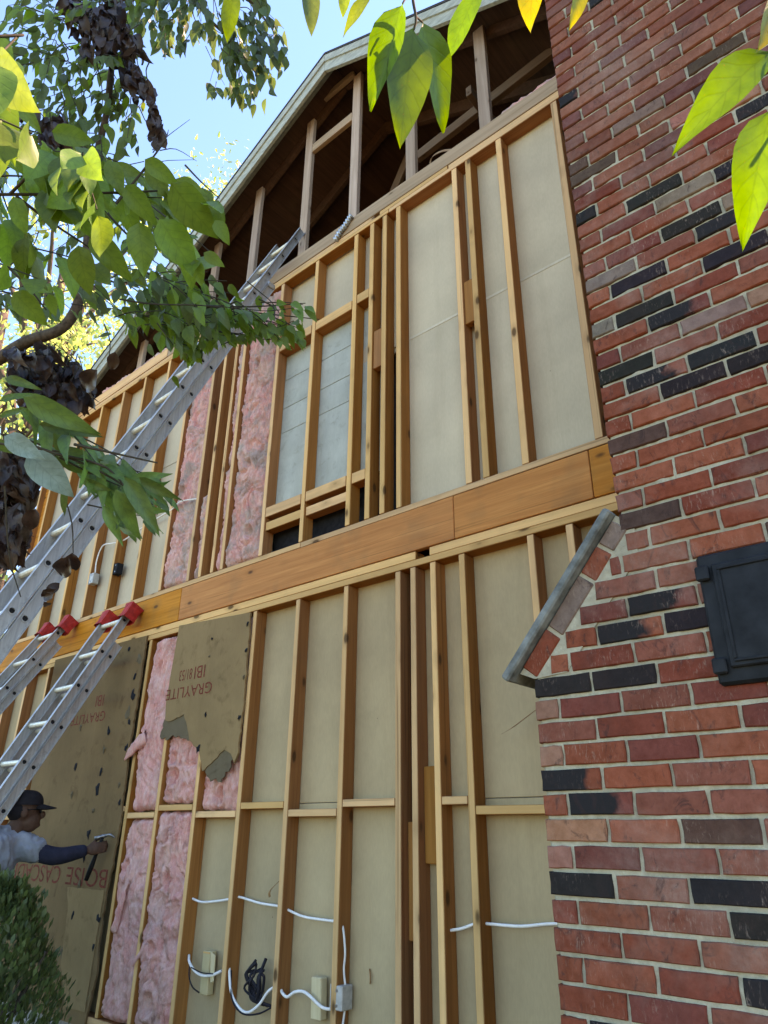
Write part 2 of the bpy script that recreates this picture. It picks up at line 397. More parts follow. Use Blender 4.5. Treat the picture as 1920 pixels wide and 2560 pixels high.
# lower storey
LZ0, LZ1 = .58, 2.985
board('foundation', -7.62, -1.0, .02, .25, 0, .53, 'concrete', house)
board('sole_plate', -7.6, -1.0, 0, SD, .537, .578, 'plate', house)
for x in (-7.6, -7.30, -6.90, -6.48, -6.06, -5.66, -5.25, -4.845, -4.475, -4.058, -3.622, -3.205, -2.79, -2.393, -2.287, -2.149, -1.961, -1.553, -1.347):
    stud(x, LZ0, LZ1)
board('top_plate', -7.62, -.95, 0, SD, 2.987, 3.026, 'plate', house)
board('top_plate', -7.62, -2.25, .006, SD, 3.029, 3.078, 'plate', house)
board('top_plate', -2.155, -.95, .006, SD, 3.029, 3.078, 'plate', house)
for i, (x0, x1, hi) in enumerate(((-4.807, -4.477, 0), (-4.435, -4.06, 1), (-4.018, -3.624, 0), (-3.582, -3.207, 1), (-3.165, -2.792, 0), (-2.75, -2.395, 1), (-2.109, -1.963, 1), (-1.921, -1.555, 0), (-5.21, -4.85, 1), (-5.62, -5.25, 0), (-6.44, -6.1, 1), (-6.86, -6.5, 0))):
    board('blocking', x0, x1, .0, SD, (1.771 if hi else 1.727), (1.808 if hi else 1.765), 'plate', house)
board('spacer_block', -2.247, -2.152, .045, .083, 1.52, 1.95, 'block', house)
board('spacer_block', -2.352, -2.29, .05, .085, 1.2, 1.7, 'block', house)
# rim board
for x0, x1 in ((-7.66, -4.502), (-4.498, -1.983), (-1.979, -1.189), (-1.185, -.9)):
    board('rim_board', x0, x1, -.001, .037, 3.081, 3.334, 'rim', house, .003, .0006)
# upper storey
UZ0, UZ1 = 3.377, 5.787
board('sole_plate', -7.6, -3.2, 0, SD, 3.337, 3.375, 'plate', house)
board('sole_plate', -3.198, -.9, 0, SD, 3.337, 3.375, 'plate', house)
for x in (-7.6, -7.36, -6.91, -6.487, -6.06, -5.655, -5.237, -4.838, -4.468, -4.317, -4.167, -4.055, -3.622, -3.218, -2.80, -2.64, -2.518, -2.388, -1.896, -1.784, -1.545, -1.145):
    stud(x, UZ0, UZ1, .042 if x > -3 else .038)
stud(-7.56, UZ0, UZ1, .12, 'rim', .05, SD+.05)
# plates: mostly full length, upper plate in two pieces, attic tie chord
board('top_plate', -7.62, -2.46, 0, SD, 5.79, 5.826, 'plate', house)
board('top_plate', -2.458, -.8, .0, SD, 5.79, 5.826, 'plate', house)
board('top_plate', -7.4, -2.60, .005, SD, 5.829, 5.866, 'plate', house)
board('top_plate', -2.55, -1.93, .004, SD, 5.829, 5.866, 'plate', house)
board('top_plate', -1.925, -.8, .007, SD, 5.829, 5.866, 'plate', house)
board('tie_chord', -7.5, -5.30, .003, .041, 5.872, 5.985, 'plate', house)
board('tie_chord', -4.1, -.8, .003, .041, 5.872, 6.0, 'oldx', house)
board('tie_chord', -5.296, -4.104, .003, .041, 5.872, 5.99, 'oldx', house)
# former window opening
for x0, x1 in ((-3.58, -3.222), (-3.176, -2.804)):
    board('window_header', x0, x1, .0, SD, 5.085, 5.165, 'plate', house)
    board('window_sill', x0, x1, .0, SD, 3.66, 3.735, 'plate', house)
    board('window_sill', x0, x1, .012, SD, 3.56, 3.625, 'plate', house)
    board('window_infill_panel', x0-.03, x1+.03, .0905, .101, 3.74, 4.38, 'dry_win', house, .002)
    for z0, z1 in ((4.384, 4.60), (4.604, 4.86), (4.864, 5.09)): board('window_infill_panel', x0-.03, x1+.03, .0915, .102, z0, z1, 'dry_win', house, .002)
board('window_infill_panel', -2.772, -2.6, .0915, .102, 3.74, 5.09, 'dry_win', house, .002)
for x0, x1, z0, z1 in ((-2.758, -2.642, 5.11, 5.19), (-2.758, -2.642, 3.66, 3.735)): board('window_header', x0, x1, .004, SD, z0, z1, 'plate', house)
for x0, x1, z0, z1 in ((-1.852, -1.786, 4.45, 4.775), (-2.596, -2.52, 4.47, 4.78)): board('spacer_block', x0, x1, .012, .06, z0, z1, 'block', house)
# drywall seen from behind, hung in rows; black sheets stand in for the unlit void behind the gaps
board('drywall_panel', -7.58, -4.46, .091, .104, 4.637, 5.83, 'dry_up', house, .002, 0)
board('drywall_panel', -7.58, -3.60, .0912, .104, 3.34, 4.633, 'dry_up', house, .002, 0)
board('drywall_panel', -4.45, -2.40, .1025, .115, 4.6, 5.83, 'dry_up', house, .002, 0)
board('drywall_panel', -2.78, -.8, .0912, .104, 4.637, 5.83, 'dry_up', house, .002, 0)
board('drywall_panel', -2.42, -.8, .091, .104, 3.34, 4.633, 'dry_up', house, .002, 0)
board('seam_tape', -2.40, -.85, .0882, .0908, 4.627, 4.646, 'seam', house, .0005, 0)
board('void_sheet', -3.62, -2.44, .13, .14, 3.34, 4.6, 'black_void', house, .002, 0)
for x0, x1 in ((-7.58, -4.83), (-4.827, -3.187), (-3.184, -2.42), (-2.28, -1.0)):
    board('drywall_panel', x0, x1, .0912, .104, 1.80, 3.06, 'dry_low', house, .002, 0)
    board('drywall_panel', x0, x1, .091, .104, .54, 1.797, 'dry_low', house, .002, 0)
board('void_sheet', -2.45, -2.2, .12, .13, .54, 3.06, 'black_void', house, .002, 0)
# enclosing walls and floor of the attic behind
RX, RZ = -3.152, 8.19; SL = .528; SLR = .55
def roofz(x): return RZ - (SL*(RX-x) if x < RX else SLR*(x-RX))
HB = 8.5
board('side_wall', -7.72, -7.612, .3, HB, 0, 5.75, 'siding', house)
board('back_wall', -7.6, 1.2, HB, HB+.1, 0, 5.8, 'siding', house)
board('side_wall', 1.2, 1.3, .1, HB, 0, 5.75, 'siding', house)
board('front_wall', -.75, 1.2, .02, .12, .0, 5.8, 'siding', house)
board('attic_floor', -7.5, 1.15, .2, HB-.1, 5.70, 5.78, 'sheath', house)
# roof: deck boards under shingles, both slopes
def slope_slab(name, xa, xb, off0, off1, y0, y1, mat, parent):
    V = [(xa, y, roofz(xa)+o) for y in (y0, y1) for o in (off0, off1)]+[(xb, y, roofz(xb)+o) for y in (y0, y1) for o in (off0, off1)]
    F = [[0, 1, 3, 2], [4, 6, 7, 5], [0, 4, 5, 1], [2, 3, 7, 6], [0, 2, 6, 4], [1, 5, 7, 3]]
    return part_mesh(name, (V, F), mat, parent)
for s, xe in ((-1, -8.0), (1, 1.75)):
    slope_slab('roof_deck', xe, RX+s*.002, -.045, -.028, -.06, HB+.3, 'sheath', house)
    slope_slab('roof_shingles', xe+s*.03, RX+s*.002, -.024, .005, -.115, HB+.35, 'shingle', house)
    slope_slab('rake_board', xe, RX+s*.002, -.235, -.075, -.098, -.07, 'rake', house)
    slope_slab('rake_trim', xe, RX+s*.002, -.115, -.03, -.112, -.0985, 'rake', house)
    slope_slab('rake_soffit', xe, RX+s*.002, -.088, -.062, -.0695, .02, 'rake', house)
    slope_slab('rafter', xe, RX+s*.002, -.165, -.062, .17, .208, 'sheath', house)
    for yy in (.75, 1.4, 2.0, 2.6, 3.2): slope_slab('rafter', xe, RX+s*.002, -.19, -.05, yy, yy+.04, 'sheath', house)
    # gable return under the eave
board('eave_board', -8.02, -7.98, -.1, HB, 5.42, 5.62, 'rake', house)
# gable studs (wide face out)
for x in (-1.725, -2.395, -3.0, -3.60, -4.31, -4.93, -5.55, -6.13, -6.80):
    board('gable_stud', x, x+.092, .125, .164, 5.84, roofz(x+.046)-.11, 'old', house)
GS = 1.044
board('gable_block', -3.505, -3.003, .125, .163, 8.02, 8.09, 'oldx', house)
board('gable_block', -3.505, -3.003, .125, .163, 7.40, 7.50, 'oldx', house)
def beam(name, a, b, w, d, mat):
    a, b = Vector(a), Vector(b); V, F = cbox(w, d, (b-a).length, .003); me = fixn(mesh(name, V, F))
    o = link(name, me, mat, house, rel(house, (a+b)/2)); o.rotation_euler = (b-a).to_track_quat('Z', 'Y').to_euler(); return o
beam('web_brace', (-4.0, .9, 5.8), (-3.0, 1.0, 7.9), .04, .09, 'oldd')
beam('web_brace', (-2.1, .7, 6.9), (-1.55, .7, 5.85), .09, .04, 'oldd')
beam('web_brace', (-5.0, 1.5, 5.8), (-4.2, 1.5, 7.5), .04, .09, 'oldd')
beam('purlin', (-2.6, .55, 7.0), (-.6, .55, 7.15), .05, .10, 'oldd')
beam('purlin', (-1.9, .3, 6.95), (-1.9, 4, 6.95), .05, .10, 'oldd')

# torn fibreboard sheathing
def sheet(name, outline, y0, y1, mat, parent=None): return part_mesh(name, prism(outline, y0, y1), mat, parent)
def stencil(txt, x_right, z_top, h, w, y, parent, bold=.0):
    """stencilled line printed upside down, so it starts at the right and runs left"""
    cu = bpy.data.curves.new('stencil', 'FONT'); cu.body = txt; cu.size = 1; cu.offset = bold
    to = bpy.data.objects.new('tmp', cu); C.objects.link(to)
    dg = bpy.context.evaluated_depsgraph_get(); me = bpy.data.meshes.new_from_object(to.evaluated_get(dg))
    bpy.data.objects.remove(to)
    xs = [v.co.x for v in me.vertices]; ys = [v.co.y for v in me.vertices]
    for v in me.vertices:
        x = (v.co.x-min(xs))/(max(xs)-min(xs)); q = (v.co.y-min(ys))/(max(ys)-min(ys))
        v.co = rel(parent, (x_right - x*w, y, z_top - (1-q)*0 - h + (1-q)*h))
    me.materials.clear(); return link('stencil_lettering', me, 'ink', parent)
s1 = empty('torn_fibreboard_sheet', (-4.05, -.008, 2.5), 'torn brown fibreboard sheet with red upside-down lettering beside pink insulation', 'fibreboard')
o1 = [(-4.445, 3.028), (-3.63, 2.978)]+jag([(-3.63, 2.978), (-3.618, 2.44), (-3.632, 2.09), (-3.66, 2.03), (-3.70, 2.09), (-3.77, 2.115), (-3.86, 2.06), (-3.975, 2.0), (-4.03, 2.12), (-4.10, 2.16), (-4.155, 2.20), (-4.20, 2.30), (-4.25, 2.375), (-4.30, 2.36), (-4.353, 2.354), (-4.40, 2.345), (-4.47, 2.356)], .006, .025)[1:]+jag([(-4.47, 2.356), (-4.488, 2.49), (-4.445, 3.028)], .002, .1)[1:-1]
sheet('fibreboard_face', o1, -.016, -.002, 'fibre', s1)
sheet('torn_layer', jag([(-4.23, 2.38), (-4.15, 2.195), (-4.22, 2.215), (-4.3, 2.24), (-4.40, 2.23), (-4.515, 2.243), (-4.485, 2.365)], .014, .018)+[(-4.35, 2.37)], -.009, -.0025, 'fibre_torn', s1)
sheet('torn_layer', jag([(-3.99, 2.01), (-3.90, 1.955), (-3.80, 1.925), (-3.70, 2.0), (-3.69, 2.08)], .015, .018)+[(-3.77, 2.13), (-3.86, 2.08)], -.010, -.003, 'fibre_torn', s1)
stencil('GRAYLITE', -3.965, 2.565, .075, .53, -.0172, s1)
stencil('IBI', -4.062, 2.69, .085, .12, -.0172, s1)
stencil('81/53', -4.21, 2.685, .075, .15, -.0172, s1)
for x, z in ((-3.64, 2.9), (-3.645, 2.75), (-3.64, 2.6), (-3.63, 2.3), (-4.0, 2.9), (-4.03, 2.75), (-4.0, 2.35)):
    pass
s2 = empty('wide_fibreboard_sheet', (-5.6, -.008, 1.8), 'wide stained fibreboard sheet with painted-in shade behind the worker, full of torn nail holes', 'fibreboard')
o2 = [(-6.30, .52), (-6.34, 3.04)]+jag([(-4.868, 3.025), (-4.875, 2.6), (-4.883, 2.1), (-4.865, 1.85), (-4.85, 1.70), (-4.862, 1.57), (-4.88, 1.40), (-4.905, 1.26), (-4.90, 1.0), (-4.87, .8), (-4.93, .52)], .008, .03)
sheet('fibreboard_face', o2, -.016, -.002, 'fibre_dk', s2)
sheet('peeled_layer', jag([(-5.42, 1.28), (-4.925, 1.285), (-4.93, .9), (-4.93, .6)], .004, .05)+jag([(-5.18, .6), (-5.33, .82), (-5.36, 1.14), (-5.42, 1.28)], .006, .04)[:-1], -.021, -.0165, 'fibre', s2)
stencil('BOISE', -4.915, 1.41, .115, .56, -.0172, s2); stencil('CASCADE', -5.565, 1.41, .115, .78, -.0172, s2)
stencil('GRAYLITE', -5.30, 2.50, .075, .53, -.0172, s2)
stencil('IBI', -5.36, 2.63, .085, .12, -.0172, s2)
me0 = None
def tear(x, z, s, parent, seed):
    rg = random.Random(seed); V, F = [], []
    n = 9; V.append((0, -.012, 0)); 
    for k in range(n):
        a = 2*math.pi*k/n; r = s*1.25*rg.uniform(.4, 1.3); V.append((r*math.cos(a)*.8, -.001+rg.uniform(-.004, .002), r*math.sin(a)*1.2))
    for k in range(n): F.append([0, 1+k, 1+(k+1) % n])
    me = mesh('nail_tear', V, F); return link('nail_tear', me, 'black_void' if seed % 3 else 'fibre_torn', parent, rel(parent, (x, -.0165, z)))
for i, (x, z, s) in enumerate(((-4.93, 2.85, .03), (-4.95, 2.72, .02), (-4.94, 2.58, .028), (-4.97, 2.46, .035), (-4.93, 2.38, .02), (-4.92, 2.2, .02), (-4.94, 1.95, .018), (-4.9, 1.83, .02), (-5.2, 2.33, .03), (-5.23, 2.21, .022), (-5.22, 2.05, .018), (-5.24, 1.93, .032), (-5.24, 1.78, .02), (-5.25, 1.63, .028), (-5.26, 1.48, .024), (-5.27, 1.3, .02), (-5.28, 1.12, .03), (-5.62, 2.1, .02), (-5.6, 1.9, .02), (-5.1, 2.95, .02), (-5.4, 2.98, .02), (-5.65, 2.4, .02), (-4.94, 1.12, .025), (-4.95, .95, .02), (-5.35, .9, .03))):
    tear(x, z, s, s2, i)
for i, (x, z, s) in enumerate(((-3.645, 2.9, .012), (-3.64, 2.72, .015), (-3.635, 2.55, .012), (-3.645, 2.3, .014), (-4.02, 2.86, .008), (-4.03, 2.74, .008), (-4.0, 2.35, .012), (-4.04, 2.14, .02))): tear(x, z, s, s1, i+100)

# ------------------------------------------------------------------ pink insulation
def batt(x0, x1, z0, z1, front, label, mat, seed, amp=.022, holes=()):
    st = .4 if mat == 'pink' else 1.
    sx = .008; nx = max(4, int((x1-x0)/sx)); nz = max(6, int((z1-z0)/.009)); V, F = [], []
    cz = (z0+z1)/2; cx = (x0+x1)/2
    for j in range(nz+1):
        z = z0+(z1-z0)*j/nz
        e0 = noise.noise((seed, z*6, 1))*.012; e1 = noise.noise((seed, z*6, 7))*.012
        for i in range(nx+1):
            u = i/nx; x = x0+e0+(x1-x0+e1-e0)*u
            p = Vector((x*1.5+seed, z, seed*3.1))
            prof = (4*u*(1-u))**.16; ez = min(1, min(z-z0, z1-z)/.03); prof *= .45+.55*max(0, ez)**.5
            wx = x*14+noise.noise(Vector((x*6, z*3, seed)))*2.2; wz = z*4.5*st+noise.noise(Vector((x*5, z*5, seed+4)))*1.2
            h = noise.fractal(Vector((x*7+seed, z*3.5, seed)), .9, 2.2, 5)*amp*1.1
            rg = abs(noise.noise(Vector((wx, wz, seed+9)))); rg2 = abs(noise.noise(Vector((wx*2.6, wz*2.2, seed+19)))); rg3 = abs(noise.noise(Vector((wx*6, wz*(4 if st == 1 else 2), seed+29))))
            h += (min(rg, .16)/.16-.8)*amp*.75 + (min(rg2, .2)/.2-.8)*amp*.45 + (rg3-.25)*amp*.8 + noise.noise(Vector((x*90, z*22, seed)))*amp*.35
            y = .085 - (.085-front)*prof - h*min(1, prof*1.2)
            for hx, hz, hr, hd in holes:
                d = math.hypot((x-hx)/.7, z-hz)/hr
                if d < 1.6: y += hd*max(0, 1-d*d) - .35*hd*math.exp(-((d-1.15)/.25)**2)
            V.append((x-cx, min(.0885, y), z-cz+noise.noise((x*20, seed, z*8))*.006*(1 if 0 < j < nz else 2)))
    for j in range(nz):
        for i in range(nx):
            a = j*(nx+1)+i; F.append([a, a+1, a+nx+2, a+nx+1])
    me = mesh('insulation_batt', V, F, True)
    o = link('insulation_batt', me, mat, None, (cx, 0, cz)); return tag(o, label, 'insulation', 'insulation batts between the studs')
batt(-4.80, -4.47, 1.775, 2.975, .0, 'pink insulation batt between the torn sheet and the wide sheet, above the blocking', 'pink', 1.3, .02)
batt(-4.437, -4.06, 1.815, 2.97, .026, 'pink insulation batt hanging out below the torn fibreboard sheet, above a block', 'pink', 4.7, .03, ((-4.33, 1.98, .06, .05), (-4.36, 2.1, .05, .04)))
batt(-4.02, -3.625, 1.77, 2.97, .032, 'pink insulation batt mostly covered by the torn sheet beside the open bays', 'pink', 8.1, .026, ((-3.82, 1.86, .06, .06),))
batt(-4.80, -4.475, .585, 1.725, .0, 'pink insulation batt below the blocking at the worker\'s hand', 'pink', 11.9, .022, ((-4.72, 1.42, .06, .04),))
batt(-4.437, -4.06, .585, 1.765, -.004, 'pink insulation batt with torn hollows below the blocking, beside the first open bay', 'pink', 15.2, .03, ((-4.27, 1.62, .05, .05), (-4.22, 1.37, .07, .06), (-4.13, 1.2, .07, .03), (-4.3, 1.0, .05, .04), (-4.27, .72, .07, .04)))
batt(-4.017, -3.625, 3.38, 5.785, .012, 'long dusty pink insulation batt in the upper storey beside the old window', 'pink_dirty', 21.4, .026, ((-3.83, 5.1, .06, .04), (-3.85, 4.2, .05, .04), (-3.75, 3.6, .06, .04)))
batt(-4.80, -4.47, 3.38, 5.785, .01, 'long dusty pink insulation batt in the upper storey behind the tall ladder', 'pink_dirty', 27.7, .024, ((-4.7, 4.2, .08, .03),))
batt(-4.43, -4.32, 3.38, 4.1, .03, 'short strip of pink insulation drooping in a narrow upper bay', 'pink_dirty', 31.1, .02)
batt(-4.129, -4.057, 3.38, 5.785, .018, 'narrow strip of dusty insulation between two close upper studs', 'pink_dirty', 35.1, .02)
for o in list(C.objects):
    if o.name.startswith('insulation_batt') and 'narrow' in o['label']: pass
def fluff(x0, x1, z, y, r, seed, label, mat):
    pts, rad = [], []
    n = max(4, int((x1-x0)/.03))
    for i in range(n+1):
        x = x0+(x1-x0)*i/n; pts.append((x, y+noise.noise((x*7, seed, 0))*.02, z+noise.noise((x*6, 3, seed))*.015)); rad.append(r*(.75+.5*abs(noise.noise((x*13, seed, 5))))*(.4 if i in (0, n) else 1))
    V, F = tube(pts, rad, 12)
    V = [Vector(v)+noise.noise_vector(Vector(v)*38)*r*.35 for v in V]
    me = mesh('insulation_scrap', V, F, True); return tag(link('insulation_scrap', me, mat), label, 'insulation')
fluff(-1.52, -.85, 6.03, .06, .045, 2., 'ragged strip of pink insulation lying on the attic chord by the chimney', 'pink_dirty')
fluff(-6.6, -5.2, 6.02, .08, .06, 5., 'dusty insulation scraps lying along the attic chord near the eave', 'pink_dirty')
def tuft(name_lbl, pts, rad, mat='pink'):
    V, F = tube(spline(pts, 5), [rad[0]+(rad[1]-rad[0])*i/((len(pts)-1)*5) for i in range((len(pts)-1)*5+1)], 10)
    V = [Vector((v[0], v[1], v[2]))+noise.noise_vector(Vector(v)*22)*.016+noise.noise_vector(Vector(v)*60)*.007 for v in V]
    V = [Vector((v.x, -.012+(v.y+.012)*.55, v.z)) for v in V]
    return tag(link('insulation_tuft', mesh('insulation_tuft', V, F, True), mat), name_lbl, 'insulation')
tuft('tuft of pink insulation pulled out over the edge of the wide sheet', [(-4.70, .01, 2.26), (-4.78, -.03, 2.21), (-4.84, -.05, 2.16), (-4.90, -.05, 2.11)], (.06, .008))
tuft('loose flap of pink insulation hanging down below the worker\'s hand', [(-4.66, .0, 1.40), (-4.67, -.02, 1.30), (-4.70, -.025, 1.17), (-4.74, -.01, 1.06)], (.012, .032))
tuft('thin tuft of pink insulation pulled across the middle stud', [(-4.38, .01, 1.02), (-4.44, -.025, .93), (-4.47, -.03, .90)], (.02, .004))

# ------------------------------------------------------------------ wiring
def cable(name, pts, r, mat, label, cat, extra=()):
    V, F = tube(spline(pts, 6), r, 8)
    o = link(name, mesh(name, V, F, True), mat)
    for q, rr, mm in extra:
        V, F = tube(spline(q, 6), rr, 6); link('wire', mesh('wire', V, F, True), mm, o)
    return tag(o, label, cat)
cable('electric_cable', [(-4.05, .05, 1.285), (-3.93, .045, 1.268), (-3.80, .045, 1.278), (-3.66, .05, 1.298), (-3.58, .045, 1.312), (-3.4, .045, 1.292), (-3.22, .05, 1.285), (-3.16, .045, 1.272), (-3.05, .04, 1.252), (-2.93, .04, 1.247), (-2.76, .05, 1.245)], .0065, 'white_cable', 'white cable running through the lower studs left of the double studs', 'cable')
cable('electric_cable', [(-2.14, .05, 1.255), (-2.05, .045, 1.272), (-1.97, .05, 1.297), (-1.9, .045, 1.30), (-1.75, .04, 1.303), (-1.6, .05, 1.322), (-1.4, .05, 1.33)], .0065, 'white_cable', 'white cable running through the studs to the brick chimney', 'cable')
cable('electric_cable', [(-2.775, .045, 1.25), (-2.745, .03, 1.21), (-2.735, .035, 1.12), (-2.745, .04, 1.05), (-2.738, .045, .985)], .0055, 'white_cable', 'white cable dropping into the grey outlet box', 'cable')
cable('electric_cable', [(-2.742, .05, .885), (-2.745, .04, .80), (-2.745, .05, .7)], .0055, 'white_cable', 'white cable leaving the bottom of the grey outlet box', 'cable')
cable('electric_cable', [(-3.2, .05, .93), (-3.15, .02, .91), (-3.10, .01, .90), (-3.05, .01, .925), (-2.99, .01, .935), (-2.93, .0, .925), (-2.86, .02, .885), (-2.80, .05, .88)], .0075, 'white_cable', 'wavy white cable crossing a pale wood block', 'cable')
cable('electric_cable', [(-4.0, .05, .99), (-3.95, .02, .965), (-3.88, .005, .935), (-3.80, .0, .918), (-3.72, .01, .925), (-3.66, .03, .95)], .0075, 'white_cable', 'white cable drooping in front of a pale block with a black wire', 'cable', (([(-3.93, .01, .955), (-3.91, .0, .90), (-3.87, .0, .855), (-3.83, .02, .83)], .004, 'black_wire'), ([(-3.9, .0, .945), (-3.8, -.004, .932), (-3.70, .0, .935)], .003, 'black_wire')))
cable('electric_cable', [(-3.60, .03, .985), (-3.56, .01, .92), (-3.52, .0, .86), (-3.45, .0, .81), (-3.38, .0, .80), (-3.31, .01, .84), (-3.26, .02, .90), (-3.22, .04, .93)], .007, 'white_cable', 'white cable hanging in a loop under a black wire bundle', 'cable', (([(-3.58, .03, .96), (-3.51, -.008, .85), (-3.42, -.008, .793), (-3.3, 0, .805), (-3.22, .02, .84)], .0045, 'black_wire'),))
bundle = empty('black_wire_bundle', (-3.35, .03, .95), 'tangled bundle of black wires against the tan drywall', 'wires')
for k in range(11):
    rg = random.Random(k); x = -3.35+rg.uniform(-.04, .04)
    pts = [(x+rg.uniform(-.02, .02), .02+rg.uniform(-.02, .05), 1.02+rg.uniform(-.05, .02)), (x+rg.uniform(-.07, .05), .01, .96), (x+rg.uniform(-.06, .04), .0+rg.uniform(0, .03), .90), (x+rg.uniform(-.03, .05), .02, .855), (x+.08, .03, .84)]
    V, F = tube(spline(pts, 5), .005+.004*rg.random(), 6); part_mesh('wire', (V, F), 'black_wire', bundle, True)
def outlet(name, x0, x1, z0, z1, y0, y1, mat, label):
    t = empty(name, ((x0+x1)/2, y1, z0), label, 'outlet box')
    board('box_body', x0, x1, y0, y1, z0, z1, mat, t, .004, .02)
    board('mounting_flange', x0-.006, x0-.001, y0-.004, y1, z0-.004, z1+.004, mat, t, .001, .0)
    for zz in (z0+.02, z1-.02): board('knockout_screw', (x0+x1)/2-.006, (x0+x1)/2+.006, y0-.004, y0-.0005, zz-.006, zz+.006, 'hammer_steel', t, .002)
outlet('outlet_box', -2.785, -2.715, .888, .988, .0, .075, 'steel_box', 'grey outlet box on a lower stud, between two cables')
outlet('outlet_box', -6.02, -5.96, 3.69, 3.79, .0, .06, 'steel_box', 'pale outlet box on an upper stud under a looping white cable')
outlet('outlet_box', -5.60, -5.55, 3.69, 3.79, .0, .06, 'black_void', 'dark outlet box on an upper stud behind the ladders')
cable('electric_cable', [(-5.99, .03, 3.79), (-5.99, .02, 3.90), (-5.96, .02, 4.01), (-5.90, .02, 4.05), (-5.80, .03, 4.04), (-5.64, .05, 4.03), (-5.45, .03, 4.03), (-5.2, .03, 4.07), (-5.0, .03, 4.09), (-4.8, .0, 4.08), (-4.65, -.02, 4.10), (-4.45, .02, 4.08)], .006, 'white_cable', 'thin white cable across the upper bays from the pale outlet box', 'cable')
def pale_block(x0, x1, z0, z1, label):
    t = empty('wood_block', ((x0+x1)/2, .05, z0), label, 'wood block')
    board('block', x0, x1, .03, .075, z0, z1, 'scrapwood', t, .004, .02)
    board('cut_face', x0+.004, x1-.004, .029, .031, z1-.012, z1-.004, 'plate', t, .0005)
pale_block(-3.845, -3.775, .82, 1.03, 'pale wood block behind a drooping white cable with a black wire')
pale_block(-2.955, -2.885, .825, 1.0, 'pale wood block crossed by a wavy white cable')
cov = part_mesh('torn_cover_plate', prism([(-3.745, 1.035), (-3.705, 1.02), (-3.70, .90), (-3.725, .89), (-3.74, .96)], .01, .014), 'scrapwood', None); tag(cov, 'pale broken cover plate hanging beside a wood block', 'cover plate')
# ribbed conduit, shavings
fx = []
for i in range(40): fx.append((-2.82-.0045*i, -.012, 6.0-.0035*i+.004*math.sin(i*.3)))
V, F = tube(fx, [.023+.005*math.sin(i*1.55) for i in range(40)], 12); tag(part_mesh('ribbed_conduit', (V, F), 'galv', None, True), 'short ribbed metal conduit lying on the attic chord', 'conduit')
V, F = tube(spline([(-3.0, .05, 6.03), (-2.9, -.0, 6.06), (-2.8, .0, 6.03), (-2.72, .03, 6.1)], 5), .006, 6); 
def strip(pts, w, label, mat='paper'):
    V, F = [], []; P = spline(pts, 5)
    for p in P: V += [p+Vector((-w, 0, -w*.3)), p+Vector((w, -.004, w*.3)), p+Vector((-w, .003, -w*.3)), p+Vector((w, 0, w*.3+.001))]
    for i in range(len(P)-1): a = i*4; F += [[a, a+1, a+5, a+4], [a+2, a+6, a+7, a+3], [a, a+4, a+6, a+2], [a+1, a+3, a+7, a+5]]
    return tag(part_mesh('torn_paper_strip', (V, F), mat, None), label, 'paper strip')
strip([(-3.22, .06, 1.44), (-3.235, .02, 1.40), (-3.26, -.01, 1.36), (-3.27, 0, 1.33)], .008, 'curled brown paper strip hanging in a lower stud bay')
strip([(-1.56, .04, 2.18), (-1.62, .0, 2.13), (-1.68, -.04, 2.08), (-1.72, -.05, 2.06)], .016, 'curled brown paper strip sticking out beside the chimney')
strip([(-2.62, .085, 1.06), (-2.61, .08, 1.03), (-2.615, .085, 1.0)], .004, 'small brown scrap stuck on the drywall near the outlet box')
strip([(-2.12, .06, 5.98), (-2.06, .0, 6.035), (-1.97, -.004, 6.03), (-1.90, .01, 6.0)], .008, 'loose sheathing splinters curling over the attic chord', 'old')

# ------------------------------------------------------------------ the chimney
chim = empty('brick_chimney', (-.1, -.4, 0), 'red and black brick chimney with a sloped shoulder in front of the house', 'chimney')
CY = -.80; PIT = .0700; Z0R = 2.115
core = [(-1.137, -.2), (.95, -.2), (.95, 2.1), (.62, 2.6), (.62, 9.2), (-.782, 9.2), (-.782, 2.58), (-1.10, 2.2), (-1.137, 2.11)]
part_mesh('mortar', prism(core, CY+.020, -.03), 'mortar', chim)
V, F, gi = [], [], {}                                # uneven, partly smeared pointing
gs = .0095
def in_core(x, z): return inside(x, z)
def inside(x, z):
    if z > 2.6: return -.782 < x < .3
    if z > 2.12: return x > -1.137+(z-2.12)*.735 and x < .3
    return -1.137 < x < .3
for i in range(int(1.44/gs)):
    for j in range(int(5.4/gs)):
        x, z = -1.137+i*gs, .4+j*gs
        if not (inside(x, z) and inside(x+gs, z+gs) and inside(x, z+gs)): continue
        q = []
        for a, b in ((0, 0), (1, 0), (1, 1), (0, 1)):
            k = (i+a, j+b)
            if k not in gi:
                xx, zz = -1.137+k[0]*gs, .4+k[1]*gs; p = Vector((xx*34, 0, zz*34))
                gi[k] = len(V); V.append((xx, CY+.0095+noise.noise(p)*.0045+noise.noise(p*.27+Vector((5, 0, 0)))*.005, zz))
            q.append(gi[k])
        F.append(q)
part_mesh('pointing', (V, F), 'mortar', chim, True, False)
RED = [(.28, .062, .034), (.31, .074, .040), (.25, .054, .033), (.325, .084, .046), (.225, .054, .039), (.265, .076, .05)]
BLK = (.024, .020, .019); GRY = (.21, .135, .105); PNK = (.36, .15, .105); BRN = (.10, .05, .036)
